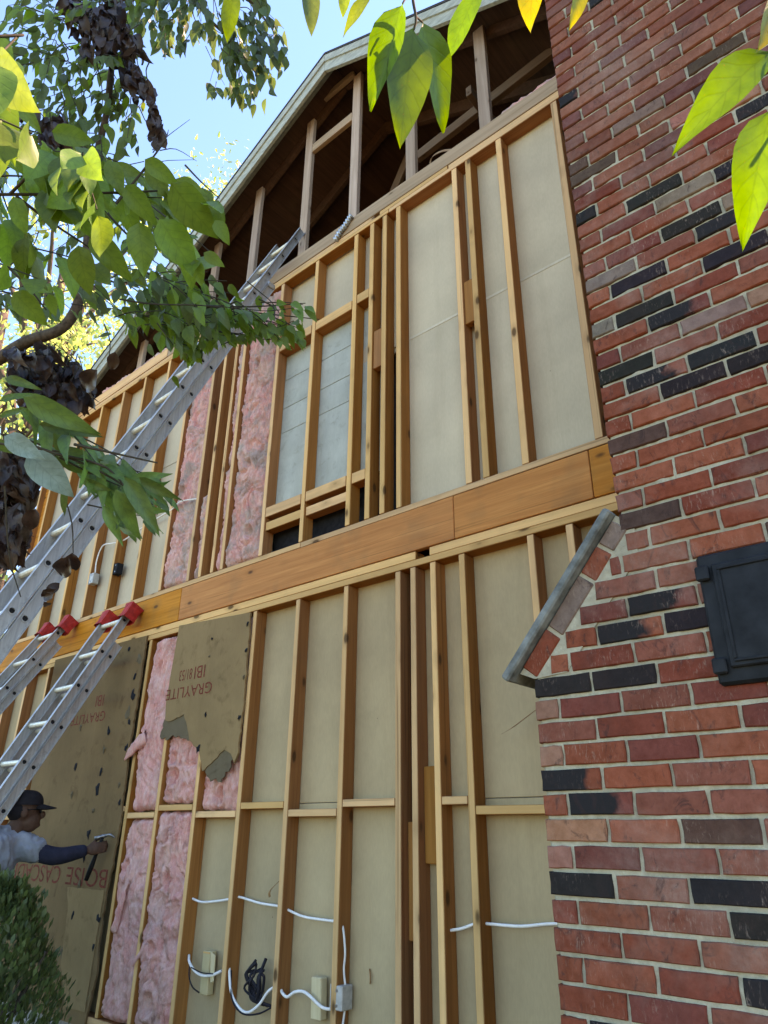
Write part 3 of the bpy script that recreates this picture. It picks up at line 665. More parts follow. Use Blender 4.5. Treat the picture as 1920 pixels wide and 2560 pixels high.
DARK = {(-1, 0): BLK, (-1, 1): BLK, (-2, 0): PNK, (-4, 0): PNK, (-5, 0): 'F', (-6, 1): 'F', (-7, 0): PNK, (-7, 2): BRN, (-8, 0): PNK, (-9, 0): BLK, (-9, 2): BLK, (-10, 3): BLK, (-12, 3): 'F', (-14, 1): BLK, (-16, 1): BLK, (-17, 3): 'F', (-19, 0): BLK,
        (1, 1): 'F', (1, 2): BLK, (2, 1): 'F', (4, 3): BRN, (6, 0): BRN, (8, 3): BLK, (9, 4): BLK, (10, 0): BRN, (12, 1): BLK, (12, 2): BLK, (13, 1): 'F', (14, 0): BLK, (13, 2): BLK, (15, 2): GRY, (16, 1): 'F', (17, 0): GRY, (17, 1): BLK, (18, 2): BLK, (19, 1): BLK, (20, 0): GRY, (20, 2): 'F', (21, 3): GRY, (21, 2): BLK, (23, 2): GRY, (23, 3): BLK, (24, 1): BLK, (25, 0): BLK, (26, 3): BLK, (28, 4): 'F', (30, 1): GRY}
bricks = []            # (x0,x1,k,color,flash)
for k in range(-31, 101):
    zc = Z0R+(k+.5)*PIT
    if k < 0:
        edge, right = -1.145, .955
        joints = [(-.942 if k % 2 else -1.06)+.2035*i for i in range(12)]
    else:
        edge = -.790 if zc > 2.56 else -1.185+(zc-2.115)*.86+.075
        right = .625 if zc > 2.6 else .955-(zc-2.1)*.66
        joints = [(-.697 if k % 2 else -.587)-.2105+.2105*i for i in range(-2, 12)]
    xs = [edge]+[j for j in joints if edge+.03 < j < right-.03]+[right]
    for i, (a, b) in enumerate(zip(xs[:-1], xs[1:])):
        if 2.03 < zc < 2.40 and a+.02 > -.66 and b < .1 and False: continue
        rg = random.Random(k*97+i*13); c = rg.choice(RED); s = rg.uniform(.85, 1.18); c = tuple(x*s for x in c); fl = 0.
        d = DARK.get((k, i))
        if d is None and (k > 30 or k < -20 or i > 4):
            q = rg.random(); d = BLK if q < .035 else (GRY if q < .06 else ('F' if q < .1 else (BRN if q < .17 else None)))
        elif d is None and k > 14:
            q = rg.random(); d = BRN if q < .12 else (PNK if q < .2 else None)
        if d == 'F': fl = 1.
        elif d is not None: c = tuple(x*rg.uniform(.85, 1.15) for x in d)
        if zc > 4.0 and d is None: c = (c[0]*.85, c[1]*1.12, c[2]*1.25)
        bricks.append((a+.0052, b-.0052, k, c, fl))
BH = PIT-.0115
def inframe(b):
    u, v, d = sight(Vector(((b[0]+b[1])/2, CY, Z0R+(b[2]+.5)*PIT))); return -60 < u < 2000 and -60 < v < 2640
vis = sorted([b for b in bricks if inframe(b)], key=lambda b: (Vector(((b[0]+b[1])/2, CY, Z0R+(b[2]+.5)*PIT))-EYE).length)
single = vis[:296]; sset = set((b[0], b[2]) for b in single)
rest = [b for b in bricks if (b[0], b[2]) not in sset]
variants = []
def rough_brick(L, seed):
    """brick with an uneven worn outline, front at -y"""
    rg = random.Random(seed); x, z = L/2, BH/2; j = lambda a=.0022: rg.uniform(-a, a)
    ring = [(-x, -z), (-x*.35, -z), (x*.4, -z), (x, -z), (x, 0), (x, z), (x*.3, z), (-x*.45, z), (-x, z), (-x, 0)]
    ring = [(p[0]+j(), p[1]+j(.0016)) for p in ring]; n = len(ring)
    V = [(p[0], .045, p[1]) for p in ring]+[(p[0], -.0405+j(.001), p[1]) for p in ring]+[(p[0]*(1-.008/L)+j(.001), -.045+j(.0012), p[1]*.9) for p in ring]
    F = [[i, (i+1) % n, n+(i+1) % n, n+i] for i in range(n)]+[[n+i, n+(i+1) % n, 2*n+(i+1) % n, 2*n+i] for i in range(n)]
    a = 2*n; F += [[a, a+1, a+8, a+9], [a+1, a+2, a+7, a+8], [a+2, a+3, a+6, a+7], [a+3, a+4, a+6], [a+4, a+5, a+6], list(range(n))[::-1]]
    F[-6] = [a, a+1, a+8, a+9] if True else F[-6]
    F[-5] = [a+1, a+2, a+6, a+7]; F.insert(-1, [a+1, a+7, a+8]); F[-5] = [a+2, a+3, a+4, a+6]; F[-4] = [a+4, a+5, a+6]
    return V, F
cache = {}
for b in single:
    L = b[1]-b[0]; key = (round(L, 2), random.Random(b[2]*31+int(b[0]*100)).randint(0, 5))
    if key not in cache: cache[key] = fixn(mesh('brick', *rough_brick(key[0], hash(key) % 999)))
    rg = random.Random(b[2]*7+int(b[0]*1000))
    o = link('brick', cache[key], 'brick', chim, rel(chim, ((b[0]+b[1])/2, CY+.045+rg.uniform(-.0025, .002), Z0R+(b[2]+.5)*PIT+rg.uniform(-.0012, .0012))), (rg.uniform(-.006, .006), rg.uniform(-.004, .004), rg.uniform(-.006, .006)))
    o.scale = (L/key[0], 1, 1); o.color = (*b[3], b[4])
V, F, colr = [], [], []
def addbox(x0, x1, y0, y1, z0, z1, c):
    v, f = cbox(x1-x0, y1-y0, z1-z0, .004, .001); o = len(V); cx, cy, cz = (x0+x1)/2, (y0+y1)/2, (z0+z1)/2
    V.extend([rel(chim, (p[0]+cx, p[1]+cy, p[2]+cz)) for p in v]); F.extend([[i+o for i in q] for q in f]); colr.extend([c]*len(v))
for b in rest:
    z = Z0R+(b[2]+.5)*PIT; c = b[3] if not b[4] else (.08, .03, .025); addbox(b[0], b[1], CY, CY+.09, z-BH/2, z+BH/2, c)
for k in range(-31, 101):                          # side returns
    z = Z0R+(k+.5)*PIT; rg = random.Random(k)
    lo = z < 2.13
    for xl, sgn in (((-1.145 if lo else -.790), 1), ((.955 if lo else .625), -1)):
        if 2.13 <= z < 2.6: continue
        ys = [CY+.1]+[CY+.1+(.1 if k % 2 else .2)+.208*i for i in range(4)]
        for a, b in zip(ys[:-1], ys[1:]):
            if b > -.03: b = -.03
            if b-a < .03: continue
            xa = xl if sgn > 0 else xl-.09
            addbox(xa, xa+.09, a+.006, b-.006, z-BH/2, z+BH/2, tuple(x*rg.uniform(.8, 1.15) for x in rg.choice(RED+[BLK])))
me = mesh('brick_courses', V, F); at = me.color_attributes.new('bc', 'FLOAT_COLOR', 'POINT')
at.data.foreach_set('color', [q for c in colr for q in (*c, 1)])
fixn(me); o = link('brick_courses', me, 'brick_j', chim); o['kind'] = 'stuff'
# sloped shoulder: cap plank and a course of bricks laid along the slope
A, B = Vector((-1.195, 0, 2.145)), Vector((-.805, 0, 2.60)); D = (B-A).normalized(); Nn = Vector((-D.z, 0, D.x))
def sloped(name, s0, s1, n0, n1, y0, y1, mat, ch=.004):
    v, f = cbox(s1-s0, n1-n0, y1-y0, ch, .001); V = []
    for p in v:
        q = A + D*((s0+s1)/2+p[0]) + Nn*((n0+n1)/2+p[1]); V.append((q.x, (y0+y1)/2+p[2], q.z))
    return part_mesh(name, (V, f), mat, chim)
Ls = (B-A).length
sloped('shoulder_cap', -.045, Ls+.01, -.004, .026, CY-.035, -.03, 'cap_metal', .006)
part_mesh('shoulder_mortar', prism([(A.x+.005, A.z-.01), (B.x+.01, B.z), (-.74, 2.56), (-.74, 2.45), (-1.02, 2.12), (-1.137, 2.112)], CY+.004, CY+.3), 'mortar', chim)
ss = 0.02
for L, c, fl in ((.150, RED[0], 0), (.195, GRY, 1), (.10, RED[1], 0), (.085, GRY, 0)):
    if ss+L > Ls: L = Ls-ss
    o = sloped('shoulder_brick', ss, ss+L, -.070, -.007, CY-.001, CY+.09, 'brick'); o.color = (*c, 0); ss += L+.012
# mirrored cap on the hidden right shoulder
V = []
for x, z in ((1.0, 2.07), (.62, 2.62), (.655, 2.645), (1.035, 2.10)): V.append((x, z))
part_mesh('shoulder_cap', prism(V, CY-.035, -.03), 'cap_metal', chim)
# cast iron clean-out door
board('door_frame', -.568, -.13, CY-.022, CY+.01, 2.02, 2.394, 'iron', chim, .008, 0)
dr = board('clean_out_door', -.527, -.165, CY-.036, CY-.0225, 2.062, 2.356, 'iron', chim, .005, 0)
def sub(name, x0, x1, y0, y1, z0, z1, ch=.004):
    v, f = cbox(x1-x0, y1-y0, z1-z0, ch); c = Vector(((x0+x1)/2, (y0+y1)/2, (z0+z1)/2))
    return link(name, fixn(mesh(name, v, f)), 'iron', dr, c-chim.location-dr.location)
for a in ((-.512, -.18, 2.075, 2.083), (-.512, -.18, 2.335, 2.343), (-.512, -.504, 2.0832, 2.3348), (-.188, -.18, 2.0832, 2.3348)): sub('raised_moulding', a[0], a[1], CY-.042, CY-.0365, a[2], a[3], .002)
for z in (2.335, 2.07): sub('hinge', -.572, -.535, CY-.04, CY-.024, z-.022, z+.022, .006)

# ------------------------------------------------------------------ ladders
def ladder(label, xr, xl, front, ang, tops, bots, covers, group):
    """front: (y,z) of the climbing-side edge; tops/bots: z where (fly, base) end"""
    d = Vector((0, math.cos(ang), math.sin(ang))); nrm = Vector((0, math.sin(ang), -math.cos(ang)))   # nrm points to the wall side
    o0 = Vector((0, front[0], front[1]))
    root = empty('extension_ladder', ((xr+xl)/2, front[0]-front[1]/math.tan(ang)+.1, 0), label, 'ladder', group)
    def atz(z): return (z-front[1])/math.sin(ang)
    dep = .064
    for sec in (0, 1):
        n0 = sec*(dep+.006); s0, s1 = atz(bots[sec]), atz(tops[sec]); inset = 0 if sec else .012
        for side, x in ((1, xr-inset), (-1, xl+inset)):
            prof = [(0, 0), (.030, 0), (.030, .0035), (.0185, .0035), (.0185, dep-.0035), (.030, dep-.0035), (.030, dep), (0, dep), (0, dep-.0035), (.0145, dep-.0035), (.0145, .0035), (0, .0035)]
            V = []
            for s in (s0, s1):
                for a, b in prof:
                    p = o0 + d*s + nrm*(n0+b); p.x = x-side*a; V.append(p)
            k = len(prof); F = [list(range(k)), list(range(k, 2*k))]+[[i, (i+1) % k, k+(i+1) % k, k+i] for i in range(k)]
            rail = part_mesh('rail', (V, F), 'alu', root)
            if sec == 1:
                p = o0+d*s0+nrm*(n0+dep/2); 
        s = math.ceil((s0+.12)/.305)*.305 + (.0 if sec == 0 else .0)
        while s < s1-.05:
            c = o0+d*s+nrm*(n0+dep*.5)
            V = []; seg = 10
            xa, xb = xr-inset-.012, xl+inset+.012
            for x in (xa, xb):
                for q in range(seg):
                    an = 2*math.pi*q/seg; r1 = .017
                    w = Vector((0, 0, 0)) + d*(min(.010, r1*math.sin(an)) if True else 0) + nrm*(r1*1.05*math.cos(an)); p = c+w; p.x = x; V.append(p)
            F = [[i, (i+1) % seg, seg+(i+1) % seg, seg+i] for i in range(seg)]
            part_mesh('rung', (V, F), 'rung', root)
            for x, sg in ((xr-inset-.0145, 1), (xl+inset+.0145, -1)):        # collar and open rung end on the outer web
                V, F = [], []
                for q in range(seg):
                    an = 2*math.pi*q/seg
                    for rr, dx in ((.021, .0005), (.021, .005), (.015, .005), (.0145, .0008)):
                        w = d*(min(.0125, rr*math.sin(an)))+nrm*(rr*math.cos(an)); p = c+w; p.x = x+sg*dx; V.append(p)
                for q in range(seg):
                    q2 = (q+1) % seg
                    for e in range(3): F.append([q*4+e, q2*4+e, q2*4+e+1, q*4+e+1])
                part_mesh('rung_collar', (V, F), 'alu', root)
                V2 = [V[q*4+3] for q in range(seg)]; part_mesh('rung_end', (V2, [list(range(seg))]), 'rubber', root, fix=False)
            s += .305
    for side, x in ((1, xr-.02), (-1, xl+.02)):      # feet and tip covers
        p = o0+d*atz(bots[1])+nrm*(dep*1.5); V, F = cbox(.07, .12, .05, .008); part_mesh('foot', ([Vector(v)+Vector((x, p.y, p.z)) for v in V], F), 'rubber', root)
        if covers:
            c = o0+d*(atz(tops[0])-.005)+nrm*(dep*.6); c.x = x+side*.005; V = []
            rg = random.Random(int(x*100))
            rings = ((-.075, .058), (-.03, .052), (.03, .056), (.062, .062), (.066, .045))
            for h, r in rings:
                for q in range(16):
                    an = 2*math.pi*q/16; e = 1/max(abs(math.cos(an)), abs(math.sin(an)))**.75
                    p = c + d*h + nrm*(r*e*math.sin(an)) + Vector((1, 0, 0))*(r*.95*e*math.cos(an)); V.append(p+Vector([rg.uniform(-.0025, .0025) for _ in range(3)]))
            F = [[i*16+q, i*16+(q+1) % 16, (i+1)*16+(q+1) % 16, (i+1)*16+q] for i in range(len(rings)-1) for q in range(16)]+[list(range(64, 80))]
            part_mesh('tip_cover', (V, F), 'red_plastic', root)
        elif True:
            p = o0+d*atz(tops[1])+nrm*(dep*1.55); V, F = cbox(.04, .07, .05, .006); part_mesh('end_cap', ([Vector(v)+Vector((x, p.y, p.z)) for v in V], F), 'alu', root)
    return root
LG = None
ladder('tall aluminium extension ladder reaching up into the open gable', -3.50, -3.86, (0., 6.27), math.radians(66.6), (6.42, 5.62), (1.2, 0.03), False, LG)
ladder('aluminium ladder with red tip covers leaning above the worker on the rim board', -5.03, -5.42, (-.15, 3.17), math.radians(63.5), (3.24, 3.0), (.4, .03), True, LG)
ladder('aluminium ladder with red tip covers leaning near the far corner of the house', -6.09, -6.50, (-.17, 3.24), math.radians(58.5), (3.33, 3.18), (.4, .03), True, LG)

# ------------------------------------------------------------------ worker
def ellipsoid(c, r, seg=14, rings=10, rot=None):
    V, F = [], []; c = Vector(c)
    for i in range(rings+1):
        th = math.pi*i/rings
        for k in range(seg):
            ph = 2*math.pi*k/seg; p = Vector((r[0]*math.sin(th)*math.cos(ph), r[1]*math.sin(th)*math.sin(ph), r[2]*math.cos(th)))
            if rot: p = rot @ p
            V.append(c+p)
    for i in range(rings):
        for k in range(seg): F.append([i*seg+k, i*seg+(k+1) % seg, (i+1)*seg+(k+1) % seg, (i+1)*seg+k])
    return V, F
def limb(pts, rad):
    out = [tube(spline(pts, 4), [a for a in interp(rad, (len(pts)-1)*4+1)], 14)]
    for p, r in zip(pts, rad): out.append(ellipsoid(p, (r, r, r), 12, 8))
    return out
def interp(r, n): return [r[int(i*(len(r)-1)/(n-1) if i < n-1 else len(r)-1)]*(1-((i*(len(r)-1)/(n-1)) % 1))+r[min(len(r)-1, int(i*(len(r)-1)/(n-1))+1)]*((i*(len(r)-1)/(n-1)) % 1) for i in range(n)]
worker = empty('person', (-5.45, -.80, 0), 'worker in black cap and grey T-shirt over navy sleeves reaching a tool to the wall', 'person')
FWD = Vector((.35, .936, 0)).normalized(); SD_ = Vector((FWD.y, -FWD.x, 0)); ZU = Vector((0, 0, 1))   # SD_ = his right
H0 = Vector((-5.10, -.57, 1.755))                                                               # head centre
def hp(f, s, z): return H0+FWD*f+SD_*s+ZU*z
def skinned(name, parts, mat, vox=.009, smooth=6):
    V, F = merge(parts); o = part_mesh(name, (V, F), mat, worker, True)
    md = o.modifiers.new('fuse', 'REMESH'); md.mode = 'VOXEL'; md.voxel_size = vox; md.use_smooth_shade = True
    ms = o.modifiers.new('soft', 'SMOOTH'); ms.iterations = smooth; ms.factor = .5
    if name in ('t_shirt', 'trousers'):
        tx = bpy.data.textures.get('folds') or bpy.data.textures.new('folds', 'CLOUDS'); tx.noise_scale = .07; tx.noise_depth = 2; tx.noise_type = 'HARD_NOISE'
        dm = o.modifiers.new('folds', 'DISPLACE'); dm.texture = tx; dm.strength = .03 if name == 't_shirt' else .014; dm.mid_level = .5; dm.texture_coords = 'GLOBAL'
    return o
HR = Matrix((SD_, FWD, ZU)).transposed()
neck = hp(-.055, 0, -.12); chest = hp(-.16, 0, -.26); belly = hp(-.25, 0, -.52); hip = hp(-.32, 0, -.80)
shR = Vector((-5.125, -.63, 1.58)); shL = hp(-.15, -.19, -.21)
handR = Vector((-4.905, -.105, 1.545)); wrR = Vector((-4.955, -.185, 1.525)); elR = Vector((-4.995, -.375, 1.495))
elL = hp(-.24, -.30, -.50); wrL = hp(-.12, -.27, -.72); handL = hp(-.09, -.26, -.80)
kneeR = hip+SD_*.11+FWD*.10-ZU*.46; kneeL = hip-SD_*.11+FWD*.16-ZU*.46
ankR = Vector((kneeR.x-.06, kneeR.y-.10, .07)); ankL = Vector((kneeL.x+.03, kneeL.y+.06, .07))
body = [ellipsoid(hp(-.012, 0, .03), (.075, .098, .105), 16, 12, HR), ellipsoid(hp(.035, 0, -.05), (.058, .065, .072), 14, 10, HR), ellipsoid(hp(.105, 0, -.012), (.014, .022, .026), 8, 6, HR), ellipsoid(hp(.075, 0, -.075), (.03, .03, .02), 10, 8, HR),
        ellipsoid(hp(-.01, .077, -.005), (.012, .022, .033), 8, 6, HR), ellipsoid(hp(-.01, -.077, -.005), (.012, .022, .033), 8, 6, HR)]
body += limb([hp(-.03, 0, -.07), neck, chest], [.055, .062, .10]) + [ellipsoid((chest+belly)/2, (.16, .10, .22), 16, 10, HR), ellipsoid(hip, (.155, .11, .12), 14, 10, HR)]
body += limb([shR, elR, wrR], [.056, .043, .029]) + limb([shL, elL, wrL], [.056, .043, .029])
body += limb([hip+SD_*.09-ZU*.03, kneeR, ankR], [.085, .058, .042]) + limb([hip-SD_*.09-ZU*.03, kneeL, ankL], [.085, .058, .042])
def hand(wr, hd, side, grip):
    out = []; d = (hd-wr).normalized(); n = ZU; s = d.cross(n).normalized()*side; n = s.cross(d)*side
    pc = wr+d*.055; out.append(ellipsoid(pc, (.020, .048, .040), 12, 8, Matrix((n.cross(d), d, n)).transposed()))
    for i, (o_, L) in enumerate(((.030, .070), (.011, .078), (-.009, .074), (-.028, .060))):
        b0 = pc+d*.036+n*o_; cur = -s*.0
        p1 = b0+d*L*.45+s*-.012; p2 = p1+(d*.45-s*.75).normalized()*L*.35; p3 = p2+(-d*.6-s*.6).normalized()*L*.28
        if not grip: p1 = b0+d*L*.5; p2 = p1+(d-s*.3).normalized()*L*.3; p3 = p2+(d-s*.6).normalized()*L*.25
        out.append(tube([b0-d*.02, b0, p1, p2, p3], [.010, .010, .0092, .0085, .007], 8))
    t0 = pc-d*.01+n*.034; out.append(tube([pc-d*.03+n*.02, t0, t0+(d*.6+n*.5-s*.5).normalized()*.036, t0+(d*.9+n*.35-s*.6).normalized()*.062], [.013, .012, .0105, .008], 8))
    return out
body += hand(wrR, handR, 1, True) + hand(wrL, handL, -1, False)
skinned('body', body, 'skin', .006, 3)
shirt = [ellipsoid(chest-ZU*.02, (.215, .165, .19), 18, 12, HR), ellipsoid((chest+belly)/2-ZU*.03, (.195, .135, .25), 18, 12, HR), ellipsoid(belly-ZU*.07, (.19, .135, .20), 18, 12, HR), ellipsoid(hp(-.13, 0, -.145), (.14, .12, .075), 14, 8, HR)]
shirt += limb([hp(-.13, .10, -.20), shR+ZU*.0, shR*.45+elR*.55], [.095, .098, .088]) + limb([hp(-.13, -.10, -.20), shL, shL*.42+elL*.58], [.085, .085, .075])
skinned('t_shirt', shirt, 'shirt', .012, 3)
skinned('sleeve', limb([shR*.6+elR*.4, elR, elR*.12+wrR*.88], [.060, .057, .043]), 'navy', .008, 4)
skinned('sleeve', limb([shL*.6+elL*.4, elL, elL*.12+wrL*.88], [.060, .057, .043]), 'navy', .008, 4)
skinned('trousers', [ellipsoid(hip-ZU*.02, (.18, .135, .15), 16, 10, HR)]+limb([hip+SD_*.09-ZU*.03, kneeR, ankR], [.105, .078, .066])+limb([hip-SD_*.09-ZU*.03, kneeL, ankL], [.105, .078, .066]), 'denim', .014, 4)
for an in (ankR, ankL):
    fc = Vector((an.x, an.y, 0)); f_ = FWD
    skinned('boot', [ellipsoid(fc+f_*.07+ZU*.045, (.05, .14, .045), 14, 8, HR), ellipsoid(fc+ZU*.09, (.055, .06, .09), 12, 8, HR)], 'rubber', .012, 2)
# cap with brim
V, F = [], []
for i in range(9):
    th = math.pi/2*i/8
    for k in range(24):
        ph = 2*math.pi*k/24; V.append(hp(-.012+.112*math.cos(th)**.7*math.sin(ph), .090*math.cos(th)**.7*math.cos(ph), .045+.095*math.sin(th)**.9))
for i in range(8):
    for k in range(24): F.append([i*24+k, i*24+(k+1) % 24, (i+1)*24+(k+1) % 24, (i+1)*24+k])
cap_o = part_mesh('cap', (V, F), 'capcloth', worker, True)
V, F = [], []
for h in (0, .006):
    for i in range(5):
        for k in range(13):
            an = math.pi*(k/12); s = -math.cos(an)*.082*(1-.10*i/4); f = .055+.045*math.sin(an)+(.085*i/4)*math.sin(an)**.6
            V.append(hp(f, s, .048-.020*i/4-.012*abs(s/.08)**2+h))
for i in range(4):
    for k in range(12):
        a = i*13+k; F += [[a, a+1, a+14, a+13], [65+a, 65+a+13, 65+a+14, 65+a+1]]
for k in range(12): F += [[52+k, 53+k, 118+k, 117+k]]
part_mesh('cap_brim', (V, F), 'capcloth', worker, True)
gl = []
for s in (-.033, .033): gl.append(ellipsoid(hp(.086, s, .012), (.028, .008, .018), 10, 6, HR))
gl.append(tube([hp(.082, .058, .018), hp(.03, .078, .018), hp(-.03, .08, .012)], .003, 6)); gl.append(tube([hp(.082, -.058, .018), hp(.03, -.078, .018), hp(-.03, -.08, .012)], .003, 6))
part_mesh('glasses', merge(gl), 'glass_dark', worker, True)
part_mesh('hair', merge([ellipsoid(hp(-.045, 0, .015), (.079, .072, .075), 14, 10, HR)]), 'capcloth', worker, True)
# claw hammer in his right hand
ham = empty('claw_hammer', (-4.95, -.10, 1.35), 'claw hammer held upright in the worker\'s right hand', 'hammer')
hb, ht = Vector((-5.035, -.10, 1.345)), Vector((-4.895, -.105, 1.615))
V, F = tube([hb, hb*.7+ht*.3, hb*.4+ht*.6, ht], [.015, .017, .012, .011], 10); part_mesh('handle', (V, F), 'rubber', ham, True)
ax = Vector((.75, .55, .25)).normalized(); part_mesh('hammer_head', tube([ht-ax*.055, ht-ax*.03, ht, ht+ax*.02], [.014, .012, .013, .012], 10), 'hammer_steel', ham, True)
for s in (-1, 1): part_mesh('claw', tube(spline([ht+ax*.015+SD_*.006*s, ht+ax*.05+SD_*.012*s-ZU*.004, ht+ax*.085+SD_*.016*s-ZU*.03], 4), [.009]*5+[.007, .006, .004, .003], 8), 'hammer_steel', ham, True)

# ------------------------------------------------------------------ leaves
def leaf_mesh(name, w, fold, droop, rows=8, cols=4, wave=.0, tipsharp=.8, seed=0):
    rg = random.Random(seed); V, F, UV = [], [], []
    for j in range(rows+1):
        v = j/rows
        hw = w*1.02*(max(v, 1e-4)**.62)*(max(1-v, 0)**tipsharp)/(.37**.62*.63**tipsharp)
        for i in range(cols+1):
            u = i/cols*2-1; x = u*hw
            z = abs(u)*hw*fold - droop*v*v + wave*math.sin(v*9+u*2+seed)*abs(u)
            V.append((x+.04*math.sin(v*3+seed)*v*.6, v, z)); UV.append((i/cols, v))
    for j in range(rows):
        for i in range(cols): a = j*(cols+1)+i; F.append([a, a+1, a+cols+2, a+cols+1])
    me = mesh(name, V, F, True); ul = me.uv_layers.new(name='UVMap')
    for lp in me.loops: ul.data[lp.index].uv = UV[lp.vertex_index]
    me['uv'] = 1
    return me, V, F, UV
LEAF = {}
for kind, w, ts in (('o', .225, 1.15), ('b', .245, 1.05), ('l', .13, 1.15), ('n', .30, .8), ('f', .185, 1.0)):
    for s in range(4):
        LEAF[(kind, s)] = (w, ts, s)
lm_cache = {}
def leaf_data(kind, s, mat, lo=False):
    key = (kind, s, mat, lo)
    if key not in lm_cache:
        w, ts, _ = LEAF[(kind, s)]
        curl = {'o': .25, 'b': .18, 'l': .3, 'n': .5, 'f': .35}[kind]
        r = leaf_mesh('leaf', w*(1+.1*math.sin(s*2)), curl*(.6+.3*s), [.10, .20, .32, .03][s]*(2. if mat == 'leaf_dead' else 1), 6 if lo else 8, 2 if lo else 4, .022 if mat != 'leaf_dead' else .08, ts, s)
        r[0].materials.append(M[mat]); lm_cache[key] = r
    return lm_cache[key]
def leaf_matrix(base, tip, nrm):
    y = (tip-base); L = y.length; y.normalize(); x = y.cross(nrm)
    if x.length < 1e-4: x = y.orthogonal()
    x.normalize(); z = x.cross(y)
    mt = Matrix((x*L, y*L, z*L)).transposed().to_4x4(); mt.translation = base; return mt
def inpoly(x, y, P):
    c = False; j = len(P)-1
    for i in range(len(P)):
        if (P[i][1] > y) != (P[j][1] > y) and x < (P[j][0]-P[i][0])*(y-P[i][1])/(P[j][1]-P[i][1])+P[i][0]: c = not c
        j = i
    return c
class Tree:
    def __init__(s, name, loc, label):
        s.root = empty(name, loc, label, 'tree'); s.leaves = []; s.twigs = []; s.limbs = []
    def leaf(s, base, tip, nrm, kind, mat): s.leaves.append((base, tip, nrm, kind, mat))
    def twig(s, pts, r0, r1):
        P = spline(pts, 3); n = len(P); s.twigs.append(tube(P, [r0+(r1-r0)*i/(n-1) for i in range(n)], 5, False))
    def limb(s, pts, r0, r1):
        P = spline(pts, 6); n = len(P)
        P = [p+noise.noise_vector(p*5)*.02 for p in P]
        s.limbs.append(tube(P, [(r0+(r1-r0)*i/(n-1))*(1+.15*noise.noise(p*9)) for i, p in enumerate(P)], 9, True))
    def finish(s, singles=296):
        def size(l):
            a, b = sight(l[0]), sight(l[1])
            if a[2] < .1 or b[2] < .1: return 0
            if not (-150 < b[0] < 2070 and -150 < b[1] < 2700): return 0
            return (l[1]-l[0]).length/a[2]
        s.leaves.sort(key=size, reverse=True)
        rg = random.Random(5)
        for l in s.leaves[:singles]:
            me = leaf_data(l[3], rg.randint(0, 3), l[4])[0]
            o = link('leaf', me, None, s.root); o.matrix_local = Matrix.Translation(-s.root.location) @ leaf_matrix(*l[:3])
        bym = {}
        for l in s.leaves[singles:]: bym.setdefault(l[4], []).append(l)
        for mt, ls in bym.items():
            V, F, UV = [], [], []
            for l in ls:
                _, v, f, uv = leaf_data(l[3], rg.randint(0, 3), mt, True); mm = Matrix.Translation(-s.root.location) @ leaf_matrix(*l[:3]); o = len(V)
                V += [mm @ Vector(p) for p in v]; F += [[i+o for i in q] for q in f]; UV += uv
            me = mesh('crown', V, F, True); ul = me.uv_layers.new(name='UVMap')
            li = [0]*len(me.loops); me.loops.foreach_get('vertex_index', li)
            ul.data.foreach_set('uv', [q for i in li for q in UV[i]])
            o = link('crown', me, mt, s.root); o['kind'] = 'stuff'
        if s.twigs: part_mesh('twigs', merge(s.twigs), 'twig', s.root, True, False)['kind'] = 'stuff'
        for k, l in enumerate(s.limbs): part_mesh('trunk' if k == 0 else 'limb', l, 'bark', s.root, True)
DN = Vector((0, 0, -1))
def rv(rg, a=1.): return Vector((rg.uniform(-a, a), rg.uniform(-a, a), rg.uniform(-a, a)))
def spray(tree, poly, dr, n_twigs, per, L, mat, kind, hub, seed, hang=.7, tl=.35, twigr=.0022, alt=None, sparse=1., tdir=None):
    rg = random.Random(seed); poly = [(x*1.1573, y*1.1573) for x, y in poly]
    bx = [p[0] for p in poly]; by = [p[1] for p in poly]; hubp = survey(hub[0]*1.1573, hub[1]*1.1573, hub[2]); done = 0; tries = 0
    while done < n_twigs and tries < n_twigs*30:
        tries += 1
        x, y = rg.uniform(min(bx), max(bx)), rg.uniform(min(by), max(by))
        if not inpoly(x, y, poly): continue
        d = rg.uniform(*dr); p = survey(x, y, d); done += 1
        out = (p-hubp); out.normalize()
        dirn = (out*.8 + rv(rg, .5) + DN*.15).normalized()
        if tdir: dirn = (RT*tdir[0]+UP*tdir[1]+FW*tdir[2]+rv(rg, .35)).normalized()
        ln = tl*rg.uniform(.6, 1.2); start = p-dirn*ln*.5; pts = [start]
        for i in range(1, per+1):
            dirn = (dirn+rv(rg, .18)+DN*.06).normalized(); pts.append(pts[-1]+dirn*ln/per)
        hmid = hubp*.5+start*.5+rv(rg, .12); got = []
        for i, q in enumerate(pts[1:]):
            side = dirn.cross(Vector((0, 0, 1))).normalized()
            for sgn in (-1, 1):
                if rg.random() > sparse: continue
                l = L*rg.uniform(.65, 1.15)
                ax = (dirn*.55+side*sgn*rg.uniform(.3, .8)*(1-hang*.4)+DN*hang*rg.uniform(.6, 1.4)+rv(rg, .25)).normalized()
                b = q+ax*.012; t = b+ax*l
                u, v, dd = sight(t); u2, v2, _ = sight(b+ax*l*.5)
                if not (inpoly(u, v, poly) and inpoly(u2, v2, poly)): continue
                nm = (Vector((0, 0, 1))*(.55-hang*.3) - FW*rg.uniform(-.2, 1.1) + rv(rg, .6)).normalized()
                mt = mat if not alt or rg.random() > alt[1] else alt[0]
                tree.leaf(b, t, nm, kind, mt); got.append(i+1)
        if len(got) > 2:
            tree.twig(pts[max(0, got[0]-1):got[-1]+1], twigr, twigr*.5)
            us, vs, _ = sight(start)
            if inpoly(us, vs, poly) and rg.random() < .35: tree.twig([start*.6+hmid*.4, start*.8+hmid*.2+rv(rg, .02), start], twigr*1.3, twigr)
